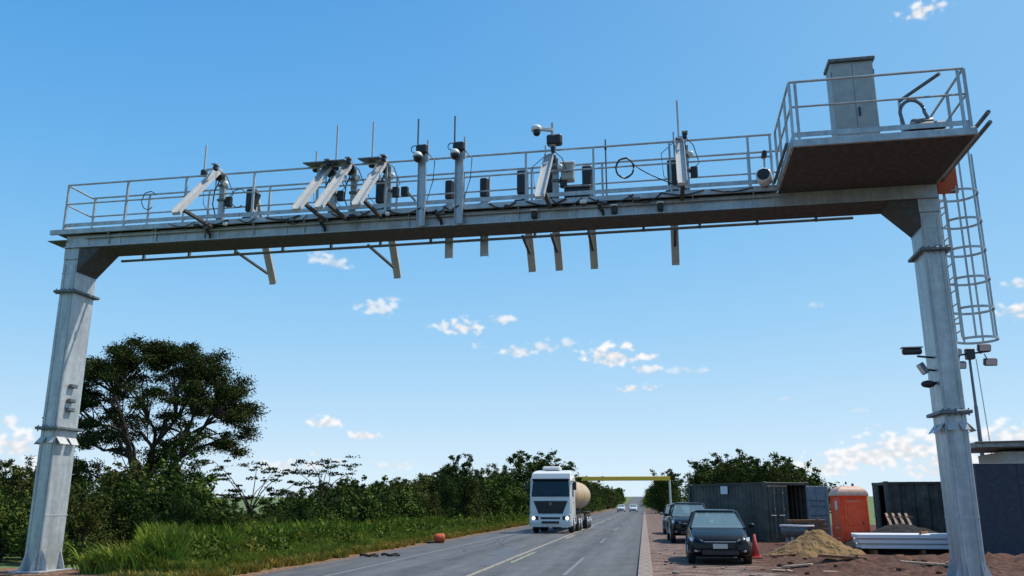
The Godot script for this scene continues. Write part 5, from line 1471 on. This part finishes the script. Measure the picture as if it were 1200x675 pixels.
	for k in 6:
		plank("reddish board in the lumber pile beside the orange toilet", Vector3(6.55 + rng.randf_range(-0.05, 0.05), 0.05 + k * 0.17, -37.6 + rng.randf_range(-0.1, 0.1)), rng.randf_range(-8, 8), Vector3(1.5, 0.14, 0.5), rng.randf_range(-0.015, 0.015), "timber")
	for c in get_children():
		if String(c.get_meta("label", "")).begins_with("reddish board"): c.set_meta("group", "boards of the lumber pile")
	# leaning pallet against the ribbed container
	var pl := thing("leaning_pallet", "broken wooden pallet leaning against the ribbed green container", "pallet", Vector3(9.2, 0.62, -33.6), -4.0)
	for k in 4:
		part("slat", shape(bar(Vector3(-0.36 + k * 0.22, 0.0, 0.22), Vector3(-0.52 + k * 0.22, 0.72, -0.2), 0.1, 0.02)), M["pale timber"], pl)
	for y in [0.12, 0.58]:
		part("runner", shape(bar(Vector3(-0.5, y, 0.2 - y * 0.6), Vector3(0.4, y, 0.2 - y * 0.6), 0.07, 0.07)), M["timber"], pl)
	# cone beside the nearest car
	var cn := thing("traffic_cone", "pinkish red traffic cone half hidden behind the hatchback", "cone", Vector3(3.36, 0.03, -28.6))
	part("cone", shape(tube(Vector3(0, 0.04, 0), Vector3(0, 0.72, 0), 0.14, 16, 0.03), true), M["cone pink"], cn)
	part("foot", shape(box(Vector3(0, 0.025, 0), Vector3(0.36, 0.05, 0.36), 0.01)), M["cone pink"], cn)
	# debris on the spoil ridge
	plank("pale broken board lying on the red earth nearest the hatchback", Vector3(3.85, -1.0, -23.9), -25, Vector3(0.75, 0.05, 0.28), 0.12, "pale timber")
	plank("dark plank lying on the spoil ridge below the sand heap", Vector3(4.9, -1.0, -23.6), -10, Vector3(1.15, 0.07, 0.16), -0.05, "timber")
	plank("pale crooked branch like board beside the near column", Vector3(6.8, -1.0, -23.0), -12, Vector3(1.3, 0.05, 0.13), -0.05, "pale timber")
	plank("small board under the pale broken board", Vector3(3.3, -1.0, -22.9), -30, Vector3(0.5, 0.03, 0.16), 0.0, "pale timber")
	plank("plank half buried between the cone and the sand", Vector3(4.25, -1.0, -29.0), 12, Vector3(0.8, 0.05, 0.2), 0.06, "timber")
	plank("weathered board on bare earth beyond the near column", Vector3(9.6, -1.0, -26.2), 15, Vector3(1.1, 0.05, 0.18), 0.0, "pale timber")
	plank("pale board lying across the foot of the ridge", Vector3(4.6, -1.0, -22.2), -6, Vector3(0.9, 0.04, 0.15), 0.0, "pale timber")
	# loose stones on the shoulder
	rng.seed = 93
	for k in 40:
		var x := 0.4 + 2.6 * pow(rng.randf(), 0.8)
		var z := -rng.randf_range(20.5, 34.0)
		if x > 1.0 and z < -25.0: continue
		var s := rng.randf_range(0.025, 0.07)
		tag(part("loose_stone", shape(ball(Vector3.ZERO, Vector3(s * rng.randf_range(0.8, 1.6), s * 0.7, s), 7, 4)), M["kerb concrete" if k % 3 else "red earth"], null, Vector3(x, 0.035, z)), "small loose stone on the shoulder beside the kerb", "stone", "stones on the shoulder")
	# clods of earth
	rng.seed = 92
	for k in 26:
		var x := rng.randf_range(2.9, 9.8)
		var z := -rng.randf_range(21.8, 28.5)
		var s := rng.randf_range(0.04, 0.12)
		var cl := shape(ball(Vector3.ZERO, Vector3(s * rng.randf_range(0.8, 1.5), s * 0.7, s), 7, 4), false)
		tag(part("earth_clod", cl, M["red earth"], null, Vector3(x, lot(x, z) + 0.02, z)), "clod of red earth on the churned site ground", "clod", "clods of red earth")

func make_roadside() -> void:
	# far yellow height gantry
	var y := thing("yellow_barrier", "yellow overhead height bar on white posts far down the road", "height barrier", Vector3(-4.2, 0, -148.0))
	part("crossbar", shape(box(Vector3(-0.5, 5.85, 0), Vector3(18.2, 0.68, 0.5), 0.03)), M["yellow paint"], y)
	part("round_sign", shape(disc(Vector3(-2.6, 5.85, 0.24), Vector3.BACK, 0.42, 0.05, 24)), M["yellow paint"], y)
	part("post", shape(tube(Vector3(8.5, 0, 0), Vector3(8.5, 5.6, 0), 0.19, 12, 0.16)), M["pole white"], y)
	part("post", shape(tube(Vector3(-9.3, 0, 0), Vector3(-9.3, 5.6, 0), 0.19, 12, 0.16)), M["pole white"], y)
	# things at the far asphalt edge
	var b := thing("orange_drum", "orange red drum lying at the grassy edge of the asphalt", "drum", Vector3(-9.0, 0.0, -38.4), 25.0)
	part("shell", shape(disc(Vector3(0, 0.2, 0), Vector3.RIGHT, 0.2, 0.4, 20, 0.03), true), M["rust orange"], b)
	part("hoop", shape(disc(Vector3(0.08, 0.2, 0), Vector3.RIGHT, 0.208, 0.03, 20)), M["rust orange"], b)
	part("lid", shape(disc(Vector3(-0.2, 0.2, 0), Vector3.RIGHT, 0.17, 0.03, 20)), M["cone pink"], b)
	var rg := thing("rag", "dark rag lying beside the orange drum", "rag", Vector3(-9.35, 0.0, -38.2))
	part("cloth", shape(ball(Vector3(0, 0.04, 0), Vector3(0.28, 0.06, 0.16), 10, 5), true), M["rubber"], rg)
	for s in [[-8.9, -28.0, "smaller scrap of black tyre rubber on the asphalt edge"], [-8.3, -28.4, "longer scrap of black tyre rubber nearer the edge line"]]:
		var sc := thing("tyre_scrap", s[2], "tyre scrap", Vector3(s[0], 0.0, s[1]))
		var pts := []
		for i in 7: pts.append(Vector3(-0.3 + i * 0.1, 0.05 + 0.025 * sin(i * 1.7), 0.05 * sin(i * 2.3)))
		part("tread", shape(pipe(pts, 0.045, 6), true), M["rubber"], sc)
		part("shred", shape(pipe([Vector3(-0.05, 0.03, 0.1), Vector3(0.15, 0.05, 0.15), Vector3(0.3, 0.03, 0.1)], 0.025, 5), true), M["rubber"], sc)

# ---------------------------------------------------------------- build
func _ready() -> void:
	var cam := Camera3D.new()
	cam.name = "camera"
	add_child(cam)
	cam.position = EYE
	cam.rotation_degrees = Vector3(14.225, 8.545, 0)
	cam.fov = 37.29
	cam.near = 0.1
	cam.far = 6000.0
	cam.current = true
	var env := Environment.new()
	env.background_mode = Environment.BG_SKY
	env.sky = make_sky()
	env.tonemap_mode = Environment.TONE_MAPPER_LINEAR
	env.tonemap_exposure = 1.0
	env.sdfgi_enabled = true
	env.ssao_enabled = true
	env.ssil_enabled = true
	var we := WorldEnvironment.new()
	we.name = "world_environment"
	we.environment = env
	add_child(we)
	var sun := DirectionalLight3D.new()
	sun.name = "sun"
	add_child(sun)
	sun.look_at_from_position(Vector3(0.48, 0.84, -0.24) * 100.0, Vector3.ZERO)
	sun.light_energy = 1.6
	sun.light_angular_distance = 0.53
	sun.light_color = Color(1.0, 0.965, 0.90)
	sun.shadow_enabled = true
	make_materials()
	make_ground()
	make_gantry()
	make_plants()
	make_vehicles()
	make_site()
	make_roadside()
	make_instruments()
